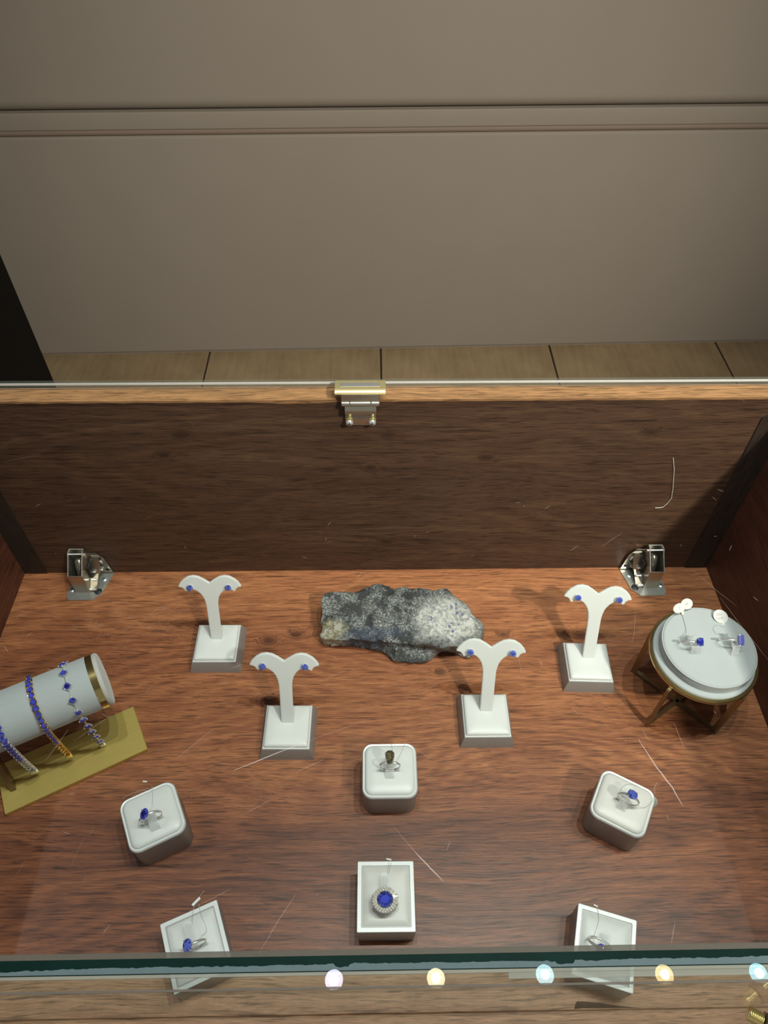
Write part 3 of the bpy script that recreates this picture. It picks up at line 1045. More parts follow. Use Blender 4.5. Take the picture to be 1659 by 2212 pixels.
def earring_stand(label, x, y, yaw, lean, scale, twist=0.0):
    t = thing('earring_stand', label, 'earring stand', (x, y, ZC), yaw, 'forked earring stands')
    bm = BM()
    loft(bm, [z3(rrect(.0506, .0506, 0), 0.0), z3(rrect(.0506, .0506, 0), .0006), z3(rrect(.0436, .0436, 0), .0138), z3(rrect(.0430, .0430, 0), .0142)])
    part('base', bm, M['leather'], t, smooth=20)
    bm = BM()
    loft(bm, [z3(rrect(.0428, .0428, 0), .0141), z3(rrect(.0422, .0422, 0), .0147)])
    part('rim', bm, M['rim'], t, smooth=20)
    bm = BM()
    loft(bm, [z3(rrect(.0404, .0404, .001, 3), .0147), z3(rrect(.0402, .0402, .0012, 3), .0165), z3(rrect(.0388, .0388, .002, 3), .0177),
              z3(rrect(.0350, .0350, .003, 3), .0183), z3(rrect(.022, .022, .004, 3), .0187)])
    part('pad', bm, M['pad_white'], t, smooth=60)
    # leaning fork plate
    bm = BM()
    out = [(px * scale, py * scale) for px, py in plate_outline()]
    f = bm.faces.new([bm.verts.new((px, py, 0)) for px, py in out])
    r_ = bmesh.ops.extrude_face_region(bm, geom=[f])
    bmesh.ops.translate(bm, verts=[v for v in r_['geom'] if isinstance(v, bmesh.types.BMVert)], vec=(0, 0, -.0030))
    bmesh.ops.recalc_face_normals(bm, faces=bm.faces)
    bmesh.ops.bevel(bm, geom=[e for e in bm.edges if len(e.link_faces) == 2 and e.calc_face_angle(0) > R(60) and abs(e.verts[0].co.z - e.verts[1].co.z) < 1e-6], offset=.0005, segments=2, affect='EDGES')
    # plate local: x right, y up along the plate, z towards the viewer (front)
    ML = Matrix.Translation((0, 0.0012, .0168)) @ Matrix.Rotation(twist, 4, 'Z') @ Matrix.Rotation(PI / 2 - lean, 4, 'X')
    part('fork', bm, M['frost'], t, ML, smooth=30)
    return t, ML


def stud(label, t, ML, s, u, scale, bright=False):
    base = Matrix.Translation(t.location) @ Matrix.Rotation(t.rotation_euler.z, 4, 'Z') @ ML @ Matrix.Translation((s * scale, u * scale, 0.0))
    e = thing('stud_earring', label, 'earring', (0, 0, 0), 0, 'blue stud earrings')
    e.matrix_world = base @ Matrix.Rotation(R(-14), 4, 'X')
    g = gem_mesh('round', .0062, .0062, M['sapphire_light' if bright else 'sapphire_light'])
    link('gem', g, e, Matrix.Translation((0, 0, .0036)))
    bm = BM()
    lathe(bm, [(.0010, .0003), (.0014, .0012), (.0024, .0026), (.0027, .0031), (.0024, .0031), (.0010, .0014)], 16)
    prongs(bm, 'round', .0056, .0056, .0050, (30, 120, 210, 300), .00030)
    for v in bm.verts:
        pass
    # claws were made around z = 0; lift those vertices
    for v in list(bm.verts)[16 * 6:]:
        v.co.z += .0036
    part('setting', bm, M['silver'], e, smooth=60)
    return e


STANDS = [
    ('white forked earring stand behind the bracelet roll, leftmost of four', -.1518, -.1003, R(-0.5), R(20.5), .965, 0.0, 'A'),
    ('white forked earring stand in front of the rock, on its left', -.0742, -.1905, R(-1.0), R(24), .985, R(-0.6), 'B'),
    ('white forked earring stand overlapping the right end of the rock', .1108, -.1815, R(-0.3), R(26), 1.0, R(-2.2), 'C'),
    ('white forked earring stand beside the round brass riser', .2180, -.1265, R(-2.5), R(27), 1.02, R(-2.0), 'D'),
]
WHO = {'A': 'the fork by the left hinge', 'B': 'the fork left of the rock', 'C': 'the fork overlapping the rock', 'D': 'the fork by the round riser'}
for (lab, x, y, yw, ln, sc_, tw, key) in STANDS:
    t, ML = earring_stand(lab, x, y, yw, ln, sc_, tw)
    stud('blue stud earring at the left tip of ' + WHO[key], t, ML, -.0190, .0676, sc_)
    stud('blue stud earring at the right tip of ' + WHO[key], t, ML, .0190, .0676, sc_)

# ================================================================== rock specimen


def interp(keys, vals, x):
    if x <= keys[0]:
        return vals[0]
    for a, b, u, v in zip(keys[:-1], keys[1:], vals[:-1], vals[1:]):
        if x <= b:
            f = (x - a) / (b - a)
            f = f * f * (3 - 2 * f)
            return u + (v - u) * f
    return vals[-1]


KX = [-.0465, -.030, -.004, .013, .030, .055, .080, .100, .112]
YB = [-.0500, -.0490, -.0480, -.0405, -.0445, -.0460, -.0485, -.0620, -.0780]
ZB = [.0330, .0350, .0350, .0360, .0330, .0340, .0350, .0330, .0300]
ZM = [.0300, .0320, .0320, .0360, .0370, .0350, .0340, .0330, .0290]
YF = [-.0985, -.1010, -.1035, -.1045, -.1070, -.1110, -.1120, -.1130, -.1080]
ZF = [.0170, .0200, .0230, .0240, .0240, .0240, .0220, .0190, .0170]
YL = [-.0960, -.0975, -.1000, -.1060, -.1180, -.1190, -.1060, -.1130, -.1060]
ZL = [.0060, .0060, .0060, .0080, .0075, .0070, .0070, .0060, .0060]
bm = BM()
NX, NP = 96, 60
loops = []
for i in range(NX + 1):
    x = -.0470 + (.1640) * i / NX
    xi = min(x, .112)
    yb, zb_, zm, yf, zf, yl, zl = (interp(KX, q_, xi) for q_ in (YB, ZB, ZM, YF, ZF, YL, ZL))
    poly = [(yb + .004, .0005), (yb, zb_ * .6), (yb - .002, zb_ - .001), (yb - .006, zb_ + .001), ((yb * .65 + yf * .35), zm + .001), ((yb + yf) / 2, zm - .001),
            ((yb * .25 + yf * .75), (zm * .4 + zf * .6) + .002), (yf + .003, zf + .001), (yf, zf - .001), (max(yf + .002, yl), (zf * .45 + zl * .55)), (yl * .5 + max(yf, yl) * .5, zl + .0005), (yl, zl - .002), (yl + .001, .0005)]
    # resample evenly
    P = [Vector(p) for p in poly]
    P.append(P[0])
    L = [0]
    for a, b in zip(P[:-1], P[1:]):
        L.append(L[-1] + (b - a).length)
    ring = []
    for k in range(NP):
        d = L[-1] * k / NP
        for j in range(len(P) - 1):
            if L[j + 1] >= d:
                f = (d - L[j]) / max(1e-9, L[j + 1] - L[j])
                ring.append(P[j].lerp(P[j + 1], f))
                break
    ex = 1.0
    if x > .104:
        ex = math.sqrt(max(0.04, 1 - ((x - .104) / .0132) ** 2))
    if x < -.0445:
        ex = 0.93 if i == 0 else 0.98
    cy = sum(p.x for p in ring) / NP
    cz = .012
    loops.append([(x, cy + (p.x - cy) * ex, max(.0004, (cz + (p.y - cz) * (0.6 + 0.4 * ex)) if p.y > .001 else .0005)) for p in ring])
loft(bm, loops)
bmesh.ops.recalc_face_normals(bm, faces=bm.faces)
bmesh.ops.triangulate(bm, faces=[f for f in bm.faces if len(f.verts) > 4])
bm.normal_update()
for v in bm.verts:
    p = v.co.copy()
    d = 0.0030 * noise.noise(p * 46) + 0.0019 * noise.noise(p * 110) + 0.0014 * noise.noise(p * 260) + 0.0010 * noise.noise(p * 560)
    r1 = noise.ridged_multi_fractal(p * 60, 1.0, 2.0, 4, 1.0, 2.0)
    d -= 0.0007 * (r1 - 1.0)
    if p.z < .004:
        d *= .4
    v.co += v.normal * d
    v.co.z = max(v.co.z, .0003)
rock = part('rock_specimen', bm, M['rock'], mat=Matrix.Translation((0, 0, ZC)), smooth=28)
tag(rock, 'rough dark grey rock with a pale quartz patch at its right', 'rock')

# ================================================================== ring blocks, rings


def clip_bm(y0=-.0085, y1=.0065, h=.0115, w_=.0074):
    """clear plastic tongue: foot in front, rising back through the ring to a rounded free end"""
    bm = BM()
    path = [(y0, .0000), (y0 + .0012, .0026), (y0 + .0030, .0052), (-.0010, h * .72), (y1 * .5, h * .92), (y1, h)]
    th = .0006
    n = len(path)
    rows = []
    for i, (y, z) in enumerate(path):
        rows.append([(-w_ / 2, y, z), (w_ / 2, y, z), (w_ / 2, y + th * .6, z - th), (-w_ / 2, y + th * .6, z - th)])
    d = Vector((0, path[-1][0] - path[-2][0], path[-1][1] - path[-2][1])).normalized()
    for k in range(1, 5):
        a = PI / 2 * k / 4
        hw = max(w_ / 2 * math.cos(a), .0003)
        q_ = Vector((0, path[-1][0], path[-1][1])) + d * (w_ / 2 * math.sin(a))
        rows.append([(-hw, q_.y, q_.z), (hw, q_.y, q_.z), (hw, q_.y + th * .6, q_.z - th), (-hw, q_.y + th * .6, q_.z - th)])
    loft(bm, rows)
    bmesh.ops.recalc_face_normals(bm, faces=bm.faces)
    return bm


def round_block(label, x, y, yw, w_, d_, h, pad, clip_at, clip_rot=0.0):
    t = thing('ring_block', label, 'ring stand', (x, y, ZC), yw, 'padded ring blocks')
    r = .0085
    bm = BM()
    loft(bm, [z3(rrect(w_ - .002, d_ - .002, r), 0), z3(rrect(w_ - .001, d_ - .001, r), .0008), z3(rrect(w_ - .0003, d_ - .0003, r), h - .005), z3(rrect(w_, d_, r), h - .0035)])
    part('body', bm, M['leather'], t, smooth=50)
    bm = BM()
    loft(bm, [z3(rrect(w_, d_, r), h - .0035), z3(rrect(w_ + .0004, d_ + .0004, r), h - .0018), z3(rrect(w_ - .0012, d_ - .0012, r - .0006), h - .0006), z3(rrect(w_ - .0042, d_ - .0042, r - .0022), h - .0010)])
    part('rim', bm, M['rim'], t, smooth=60)
    bm = BM()
    a, b = w_ - .0046, d_ - .0046
    loft(bm, [z3(rrect(a, b, r - .002), h - .0016), z3(rrect(a, b, r - .002), h - .0002), z3(rrect(a - .0012, b - .0012, r - .0024), h + .0010), z3(rrect(a - .0050, b - .0050, r - .003), h + .0019),
              z3(rrect(a - .016, b - .016, r - .004), h + .0024)])
    part('pad', bm, pad, t, smooth=80)
    cx, cy = clip_at
    part('ring_clip', clip_bm(), M['clear'], t, Matrix.Translation((cx, cy, h + .0024)) @ Matrix.Rotation(clip_rot, 4, 'Z'), smooth=50, label='clear plastic ring clip')
    return t


def frame_block(label, x, y, yw, w_, d_, h, clip_at, pad='pad_cream'):
    t = thing('ring_tray', label, 'ring stand', (x, y, ZC), yw, 'framed ring trays')
    bm = BM()
    loft(bm, [z3(rrect(w_ - .001, d_ - .001, .0006, 2), 0), z3(rrect(w_, d_, .0006, 2), h - .0008)], True, True)
    part('body', bm, M['leather'], t, smooth=30)
    bm = BM()
    loft(bm, [z3(rrect(w_, d_, .0006, 2), h - .0009), z3(rrect(w_, d_, .0008, 2), h - .0003), z3(rrect(w_ - .0006, d_ - .0006, .0008, 2), h),
              z3(rrect(w_ - .0062, d_ - .0062, .0008, 2), h), z3(rrect(w_ - .0066, d_ - .0066, .0008, 2), h - .0005), z3(rrect(w_ - .0068, d_ - .0068, .0008, 2), h - .0030)], True, True)
    part('frame', bm, M['rim'], t, smooth=30, label='pale silver frame')
    bm = BM()
    a, b = w_ - .0072, d_ - .0072
    loft(bm, [z3(rrect(a, b, .0008, 2), h - .0028), z3(rrect(a, b, .0008, 2), h - .0014), z3(rrect(a - .002, b - .002, .0012, 2), h - .0004), z3(rrect(a - .010, b - .010, .003, 2), h + .0004),
              z3(rrect(a - .02, b - .02, .004, 2), h + .0007)])
    part('pad', bm, M[pad], t, smooth=80)
    cx, cy = clip_at
    part('ring_clip', clip_bm(-.006, .0100, .0080, .0070), M['clear'], t, Matrix.Translation((cx, cy, h + .0006)), smooth=50, label='clear plastic ring clip')
    return t


def ring_band(bm, r_, wire, wid, chevron=0.0, gap=0.0, n=56):
    """band in the xz plane, its lowest point at z = 0; gem end at the top"""
    pts, rad = [], []
    loops = []
    for k in range(n):
        a = 2 * PI * k / n          # 0 = top
        da = abs((a + PI) % (2 * PI) - PI)
        rr_ = r_
        if chevron and da < R(48):
            rr_ -= chevron * (1 - da / R(48)) ** 1.3
        c = Vector((math.sin(a) * rr_, 0, r_ + math.cos(a) * rr_))
        u = Vector((math.sin(a), 0, math.cos(a)))
        fat = 1.0 + 0.25 * max(0, math.cos(a))
        loops.append([c + u * wire * fat * math.cos(2 * PI * j / 8) + Vector((0, 1, 0)) * wid * fat * math.sin(2 * PI * j / 8) for j in range(8)])
    vs_ = [[bm.verts.new(p) for p in lp] for lp in loops]
    for i in range(n):
        a, b = vs_[i], vs_[(i + 1) % n]
        for k in range(8):
            bm.faces.new((a[k], b[k], b[(k + 1) % 8], a[(k + 1) % 8]))
    bmesh.ops.recalc_face_normals(bm, faces=bm.faces)
    return bm


def ring(label, x, y, z, yw, kind, gw, gl, gmat, r_=.0088, lean=0.0, spin=0.0, chevron=0.0, gem_turn=0.0, gem_tilt=0.0, gem_off=(0, 0), halo=False, name='gem_ring', metal='silver', wid=.0010):
    t = thing(name, label, 'ring', (x, y, z + ZC), 0, 'gem set finger rings')
    t.matrix_world = Matrix.Translation((x, y, z + ZC)) @ Matrix.Rotation(yw, 4, 'Z') @ Matrix.Rotation(lean, 4, 'X') @ Matrix.Translation((0, 0, r_)) @ Matrix.Rotation(spin, 4, 'Y') @ Matrix.Translation((0, 0, -r_))
    part('band', ring_band(BM(), r_, .0007, wid, chevron), M[metal], t, smooth=70)
    gh = min(gw, gl)
    top_ = 2 * r_ + gh * .42
    GM = Matrix.Translation((gem_off[0], gem_off[1], top_)) @ Matrix.Rotation(gem_tilt, 4, 'X') @ Matrix.Rotation(gem_turn, 4, 'Z')
    link('gem', gem_mesh(kind, gw, gl, gmat), t, GM)
    bm = BM()
    ang = (45, 135, 225, 315) if kind != 'pear' else (35, 145, 200, 340, 270)
    prongs(bm, kind, gw, gl, gh, ang, .00038)
    tube(bm, [Vector((gw * .3 * math.cos(2 * PI * k / 16), gl * .3 * math.sin(2 * PI * k / 16), -gh * .34)) for k in range(16)], .00035, 6, closed=True)
    part('setting', bm, M[metal], t, GM, smooth=60)
    if halo:
        for rk, cnt, dz in ((1.0, 26, -.0008), (1.0, 26, -.0008)):
            pass
        bm = BM()
        loops = []
        for kk, zz in ((.50, -.0035), (.52, -.0010), (.53, -.0004), (.80, -.0010), (.82, -.0022), (.56, -.0048)):
            loops.append([((gw * kk + 0) * math.cos(2 * PI * j / 40), (gl * kk) * math.sin(2 * PI * j / 40), zz) for j in range(40)])
        loft(bm, loops, False, False)
        part('halo', bm, M['silver'], t, GM, smooth=40)
        for row, (kk, cnt) in enumerate(((.605, 22), (.735, 26))):
            for j in range(cnt):
                a = 2 * PI * (j + .5 * row) / cnt
                link('small_stone', gem_mesh('round', .0019, .0019, M['diamond']), t, GM @ Matrix.Translation((gw * kk * math.cos(a), gl * kk * math.sin(a), .0000)) @ Matrix.Rotation(R(10), 4, Vector((-math.sin(a), math.cos(a), 0))))
        # split shoulders
        bm = BM()
        for sx in (-1, 1):
            for sy in (-1, 1):
                tube(bm, [(sx * .0084, 0, 2 * r_ - .005), (sx * .0094, sy * .0022, 2 * r_ - .001), (sx * .0086, sy * .0040, 2 * r_ + .0016)], [.0010, .0010, .0008], 8)
        part('shoulders', bm, M['silver'], t, smooth=60)
    return t


def curve_pts(pts, n=6):
    P = [Vector(p) for p in pts]
    out = []
    for i in range(len(P) - 1):
        p0, p1, p2, p3 = P[max(i - 1, 0)], P[i], P[i + 1], P[min(i + 2, len(P) - 1)]
        for k in range(n):
            u = k / n
            out.append(0.5 * ((2 * p1) + (-p0 + p2) * u + (2 * p0 - 5 * p1 + 4 * p2 - p3) * u * u + (-p0 + 3 * p1 - 3 * p2 + p3) * u ** 3))
    out.append(P[-1])
    return out


HB = .0385
round_block('rounded silver ring block with white pad holding the smoky pear ring', .0190, -.2418, 0.0, .0468, .0474, HB, M['pad_white'], (0, -.0005))
ring('white gold ring with a smoky olive pear stone on the middle block', .0190, -.2432, HB + .0024, 0, 'pear', .0078, .0118, M['smoky'], r_=.0087, chevron=.0030, gem_off=(0, .0026), gem_tilt=R(12), name='pear_ring')
round_block('rounded silver ring block turned by the brass bracelet stand', -.1768, -.2776, R(25.5), .0464, .0462, HB, M['pad_white'], (.0005, -.0055))
ring('white gold ring with oval blue stone beside the brass bracelet stand', -.1742, -.2826, HB + .0024, R(24), 'oval', .0068, .0088, M['sapphire'], r_=.0088, spin=R(-14), gem_turn=R(-25), name='oval_ring')
round_block('rounded silver ring block with cream pad below the round riser', .2130, -.2722, R(-29.5), .0464, .0440, HB, M['pad_cream'], (-.0005, .0000))
ring('white gold ring with round bright blue stone on the cream pad', .2140, -.2735, HB + .0024, R(-29), 'oval', .0082, .0080, M['sapphire_light'], r_=.0086, spin=R(4), gem_tilt=R(-6), name='round_stone_ring')
HF = .0310
frame_block('square silver framed tray holding the large haloed blue ring', .0142, -.3382, R(-0.3), .0446, .0502, HF, (-.0008, .0010))
ring('large ring with deep blue oval stone inside a sparkling halo', .0133, -.3445, HF + .0010, R(2), 'oval', .0118, .0110, M['sapphire'], r_=.0050, gem_tilt=R(8), halo=True, name='halo_ring')
frame_block('square silver framed tray at the front glass, holding an oval blue ring', -.1280, -.3700, R(22.3), .0440, .0490, HF, (-.0015, .0030), 'pad_white')
ring('white gold ring with oval blue stone half hidden behind the front glass', -.1268, -.3722, HF + .0008, R(27), 'oval', .0072, .0092, M['sapphire_light'], r_=.0086, spin=R(-18), gem_turn=R(-20), name='oval_ring')
frame_block('square silver framed tray holding the turned away ring at the front glass', .1772, -.3753, R(-16.8), .0442, .0492, HF, (-.0010, -.0040), 'pad_white')
ring('white gold ring whose stone turns towards the front glass', .1735, -.3700, HF + .0008, R(-22), 'oval', .0070, .0086, M['sapphire'], r_=.0085, lean=R(34), gem_turn=R(10), name='oval_ring')

# ---------------------------------------------------------------- threads and little tags of the ring blocks


def thread(label, paths, loc, extra=None, r_=.00014, mat='thread', group='price threads on the rings'):
    t = thing('tag_thread', label, 'thread', (loc[0], loc[1], ZC + loc[2]), 0, group)
    for k, p in enumerate(paths):
        bm = BM()
        tube(bm, [v - Vector(loc) for v in curve_pts(p)], r_, 5)
        part('strand', bm, M[mat], t)
    if extra:
        a, b, rad = extra
        bm = BM()
        tube(bm, [Vector(a) - Vector(loc), Vector(b) - Vector(loc)], rad, 8)
        part('sleeve', bm, M['thread_white'], t)
    return t


zt = HB + .0028
thread('grey thread looped behind the smoky pear ring', [[(.0225, -.2410, zt + .006), (.0226, -.2330, zt + .0002), (.0213, -.2215, zt + .0003), (.0204, -.2185, HB - .001)],
       [(.0225, -.2410, zt + .006), (.0285, -.2300, zt + .0003), (.0330, -.2190, zt - .001), (.0336, -.2166, HB - .002)]], (.0225, -.241, zt + .006))
thread('grey thread with a white sleeve behind the ring by the bracelet stand', [[(-.1765, -.2755, zt + .003), (-.1780, -.2660, zt + .0003), (-.1808, -.2545, zt), (-.1830, -.2516, HB - .001)],
       [(-.2040, -.2640, zt - .0006), (-.1960, -.2600, zt), (-.1830, -.2560, zt)]], (-.1765, -.2755, zt + .003), ((-.1905, -.2485, HB - .001), (-.1870, -.2490, HB - .001), .0006))
rt = thread('grey thread circling the bright blue ring on the cream pad', [[(.2085, -.2700, zt + .004), (.2140, -.2610, zt + .0003), (.2215, -.2580, zt + .0002), (.2310, -.2600, zt - .0004)],
            [(.2215, -.2770, zt + .004), (.2290, -.2775, zt), (.2375, -.2720, zt - .0010), (.2410, -.2670, HB - .002)],
            [(.2420, -.2650, HB - .002), (.2425, -.2600, HB + .001), (.2450, -.2570, HB + .003)]], (.2085, -.27, zt + .004))
bm = BM()
lathe(bm, [(.0058, 0), (.0060, .0002), (.0058, .0004)], 24)
tg = part('paper_tag', bm, M['paper'], mat=Matrix.Translation((.2405, -.2690, ZC + .0310)) @ Matrix.Rotation(R(-58), 4, 'Z') @ Matrix.Rotation(R(72), 4, 'X') @ Matrix.Diagonal((.7, 1, 1, 1)))
tag(tg, 'round white paper tag hanging off the cream padded ring block', 'tag')
thread('doubled grey thread behind the haloed blue ring', [[(.0130, -.3400, HF + .007), (.0150, -.3280, HF + .0010), (.0166, -.3160, HF + .0006), (.0172, -.3125, HF - .001)],
       [(.0150, -.3280, HF + .0010), (.0185, -.3160, HF + .0006), (.0195, -.3122, HF - .001)]], (.013, -.34, HF + .007), ((.0150, -.3112, HF - .0004), (.0190, -.3120, HF - .0004), .0006))
thread('grey thread with a rolled white sleeve behind the half hidden ring', [[(-.1240, -.3650, HF + .006), (-.1215, -.3600, HF + .0010), (-.1270, -.3500, HF + .0008), (-.1302, -.3420, HF + .0006)],
       [(-.1310, -.3590, HF + .009), (-.1330, -.3520, HF + .003), (-.1334, -.3440, HF + .0008), (-.1290, -.3350, HF + .001), (-.1270, -.3330, HF + .001)]], (-.124, -.365, HF + .006), ((-.1350, -.3430, HF + .0004), (-.1298, -.3378, HF + .0008), .0011))
thread('grey thread running back from the turned away ring', [[(.1690, -.3765, HF + .006), (.1700, -.3690, HF + .0015), (.1760, -.3580, HF + .0008), (.1770, -.3490, HF + .0004)]], (.169, -.3765, HF + .006),
       ((.1750, -.3465, HF - .001), (.1778, -.3480, HF - .001), .0006))

# ================================================================== round brass riser with two rings
rx, ry = .3035, -.1550
rs = thing('round_riser', 'round grey suede riser on brass legs by the right wall', 'riser', (rx, ry, ZC))
ZR = .0750
bm = BM()
loops = []
for k in range(49):
    pass
sec = [(.0445, ZR - .0028), (.0472, ZR - .0028), (.0476, ZR - .0022), (.0476, ZR + .0012), (.0472, ZR + .0018), (.0448, ZR + .0018), (.0445, ZR + .0012)]
n = 64
vs_ = [[bm.verts.new((r_ * math.cos(2 * PI * k / n), r_ * math.sin(2 * PI * k / n), z)) for r_, z in sec] for k in range(n)]
for k in range(n):
    a, b = vs_[k], vs_[(k + 1) % n]
    for j in range(len(sec)):
        bm.faces.new((a[j], b[j], b[(j + 1) % len(sec)], a[(j + 1) % len(sec)]))
bmesh.ops.recalc_face_normals(bm, faces=bm.faces)
part('rim_ring', bm, M['brass_ring'], rs, smooth=40)
bm = BM()
lathe(bm, [(.0440, ZR - .0022), (.0444, ZR - .0010), (.0444, ZR + .0026), (.0436, ZR + .0036), (.040, ZR + .0040)], 64)
part('disc', bm, M['suede'], rs, smooth=60)
bm = BM()
lathe(bm, [(.0404, ZR + .0036), (.0408, ZR + .0042), (.0408, ZR + .0120), (.0404, ZR + .0136), (.0394, ZR + .0146), (.038, ZR + .0149)], 64)
PADX = Matrix.Translation((.0015, .0010, 0))
part('pad', bm, M['suede'], rs, PADX, smooth=60)
bm = BM()
tube(bm, [(.0406 * math.cos(2 * PI * k / 64), .0406 * math.sin(2 * PI * k / 64), ZR + .0134) for k in range(64)], .0006, 6, closed=True)
part('piping', bm, M['suede'], rs, PADX)
feet = [(-.0372, .0250), (-.0372, -.0310), (.0238, -.0385), (.0372, .0180)]
for (fx, fy) in feet:
    bm = BM()
    bar(bm, (fx, fy, .0), (fx * 1.02, fy * 1.02, ZR - .0026), .0055, .0030, up=(-fy, fx, 0))
    part('leg', bm, M['brass_dark'], rs, smooth=None)
for a, b in ((0, 2), (1, 3)):
    bm = BM()
    bar(bm, (*feet[a], .0026), (*feet[b], .0026), .0032, .0050)
    part('cross_bar', bm, M['brass_dark'], rs, smooth=None)
ZP = ZR + .0150
for cx, cy in ((-.0152, .0010), (.0200, -.0012)):
    bm = BM()
    pth = [(.0085, .0004), (.0070, .0060), (.0035, .0092), (-.0010, .0098), (-.0060, .0076), (-.0088, .0004)]
    loft(bm, [[(x, y, z), (x + .0000, y, z)][:1] + [(x + .0066, y, z), (x + .0066, y * .93, z - .0005), (x, y * .93, z - .0005)] for x in (-.0033,) for y, z in pth])
    bmesh.ops.recalc_face_normals(bm, faces=bm.faces)
    part('ring_clip', bm, M['clear'], rs, Matrix.Translation((cx, cy, ZP)), smooth=50, label='clear plastic ring clip')
ring('white gold ring with square blue violet stone on the round riser', .2850, -.1494, ZP, R(-2), 'cushion', .0076, .0074, M['sapphire'], r_=.0084, lean=R(33), spin=R(28), gem_turn=R(0), name='cushion_ring')
ring('white gold ring with long step cut violet stone on the round riser', .3204, -.1479, ZP, R(-3), 'emerald', .0074, .0096, M['emerald_cut'], r_=.0084, lean=R(33), spin=R(36), name='step_cut_ring')


def paper_tag(label, loc, yw, tilt, rx_, ry_, neck, marks, group='paper price tags'):
    t = thing('price_tag', label, 'tag', (loc[0], loc[1], ZC + loc[2]), 0, group)
    t.matrix_world = Matrix.Translation((loc[0], loc[1], ZC + loc[2])) @ Matrix.Rotation(yw, 4, 'Z') @ Matrix.Rotation(tilt, 4, 'X')
    bm = BM()
    n_ = 28
    pts = [(rx_ * math.cos(2 * PI * k / n_), ry_ * math.sin(2 * PI * k / n_)) for k in range(n_)]
    if neck:
        # pull the lowest points into a neck of the same sheet
        pts = [p for p in pts if not (p[1] < -ry_ * .80 and abs(p[0]) < neck[0] / 2 + .0006)]
        i = next(k for k in range(len(pts)) if pts[k][0] > 0 and pts[k][1] < 0 and pts[k - 1][0] < 0)
        pts[i:i] = [(-neck[0] / 2, -ry_ * .95), (-neck[0] / 2, -ry_ - neck[1]), (neck[0] / 2, -ry_ - neck[1]), (neck[0] / 2, -ry_ * .95)]
    loft(bm, [z3(pts, 0), z3(pts, .00025)])
    part('paper', bm, M['paper'], t, smooth=None)
    if marks:
        bm = BM()
        for m in marks:
            pp = [Vector((x, y, .00036)) for x, y in m]
            tube(bm, pp, .00012, 4)
        part('handwriting', bm, M['ink'], t, smooth=None, label='faint pencil writing')
    return t


def digits(s, x, y, h, dx=None, vertical=False):
    """handwritten strokes of a few characters"""
    G = {'1': [[(.5, 0), (.5, 1)]], '5': [[(.9, 1), (.2, 1), (.15, .6), (.7, .6), (.85, .3), (.6, 0), (.1, .05)]], '6': [[(.8, 1), (.3, .6), (.2, .2), (.5, 0), (.8, .2), (.6, .45), (.25, .35)]],
         '3': [[(.15, .95), (.7, 1), (.8, .75), (.4, .55), (.85, .35), (.6, 0), (.1, .08)]], '0': [[(.5, 1), (.15, .6), (.2, .15), (.5, 0), (.85, .3), (.8, .8), (.5, 1)]],
         '/': [[(.2, 0), (.8, 1)]], 'T': [[(.0, 1), (1, 1)], [(.5, 1), (.5, 0)]], 'Z': [[(.1, 1), (.9, 1), (.1, 0), (.9, 0)]], 'C': [[(.9, .9), (.4, 1), (.1, .5), (.4, 0), (.9, .1)]],
         'S': [[(.85, .9), (.4, 1), (.2, .75), (.75, .4), (.6, .02), (.1, .1)]], 'P': [[(.2, 0), (.2, 1), (.8, .9), (.8, .55), (.2, .5)]], '.': [[(.45, 0), (.55, .06)]], '2': [[(.15, .8), (.5, 1), (.85, .75), (.1, 0), (.9, 0)]]}
    out = []
    dx = dx or h * .75
    for k, ch in enumerate(s):
        for st in G.get(ch, []):
            out.append([(x + k * dx + a * h * .55, y + b * h) for a, b in st])
    return out


paper_tag('front one of two white oval tags over the back edge of the riser', (.2864, -.1176, ZP + .0052), R(26), R(28), .0066, .0042, None, digits('R2', -.0015, -.0008, .0018))
paper_tag('rear one of two white oval tags over the back edge of the riser', (.2950, -.1128, ZP + .0048), R(28), R(24), .0064, .0048, None, digits('S1C', -.0022, -.0009, .0017))
bm = BM()
loft(bm, [[(-.0016, 0, z), (.0020, .0006, z), (.0008, -.0042, z - .001), (-.0010, -.0044, z - .001)] for z in (0, .0003)])
nk = part('tag_neck', bm, M['paper'], mat=Matrix.Translation((.2900, -.1178, ZC + ZP + .0018)), smooth=None)
tag(nk, 'folded white paper neck joining the twin oval tags', 'tag')
paper_tag('round white paper tag with a short neck lying on the riser', (.3236, -.1248, ZP + .0016), R(8), R(14), .0068, .0066, (.0028, .0050),
          digits('1531', -.0036, .0010, .0020) + digits('Z/35', -.0036, -.0026, .0020) + digits('2', -.0005, -.0106, .0020))
thread('grey twisted thread from the twin oval tags to the square stone ring', [[(.2896, -.1220, ZP + .0010), (.2893, -.1290, ZP + .0006), (.2885, -.1380, ZP + .0010), (.2850, -.1460, ZP + .004), (.2822, -.1525, ZP + .010)]], (.2896, -.122, ZP + .001), r_=.00022)
thread('thin looped thread from the round tag to the step cut ring', [[(.3226, -.1350, ZP + .0006), (.3180, -.1330, ZP + .0004), (.3135, -.1370, ZP + .0004), (.3150, -.1430, ZP + .0004), (.3200, -.1425, ZP + .001), (.3180, -.1500, ZP + .006), (.3165, -.1545, ZP + .009)]], (.3226, -.135, ZP + .0006), r_=.00013)

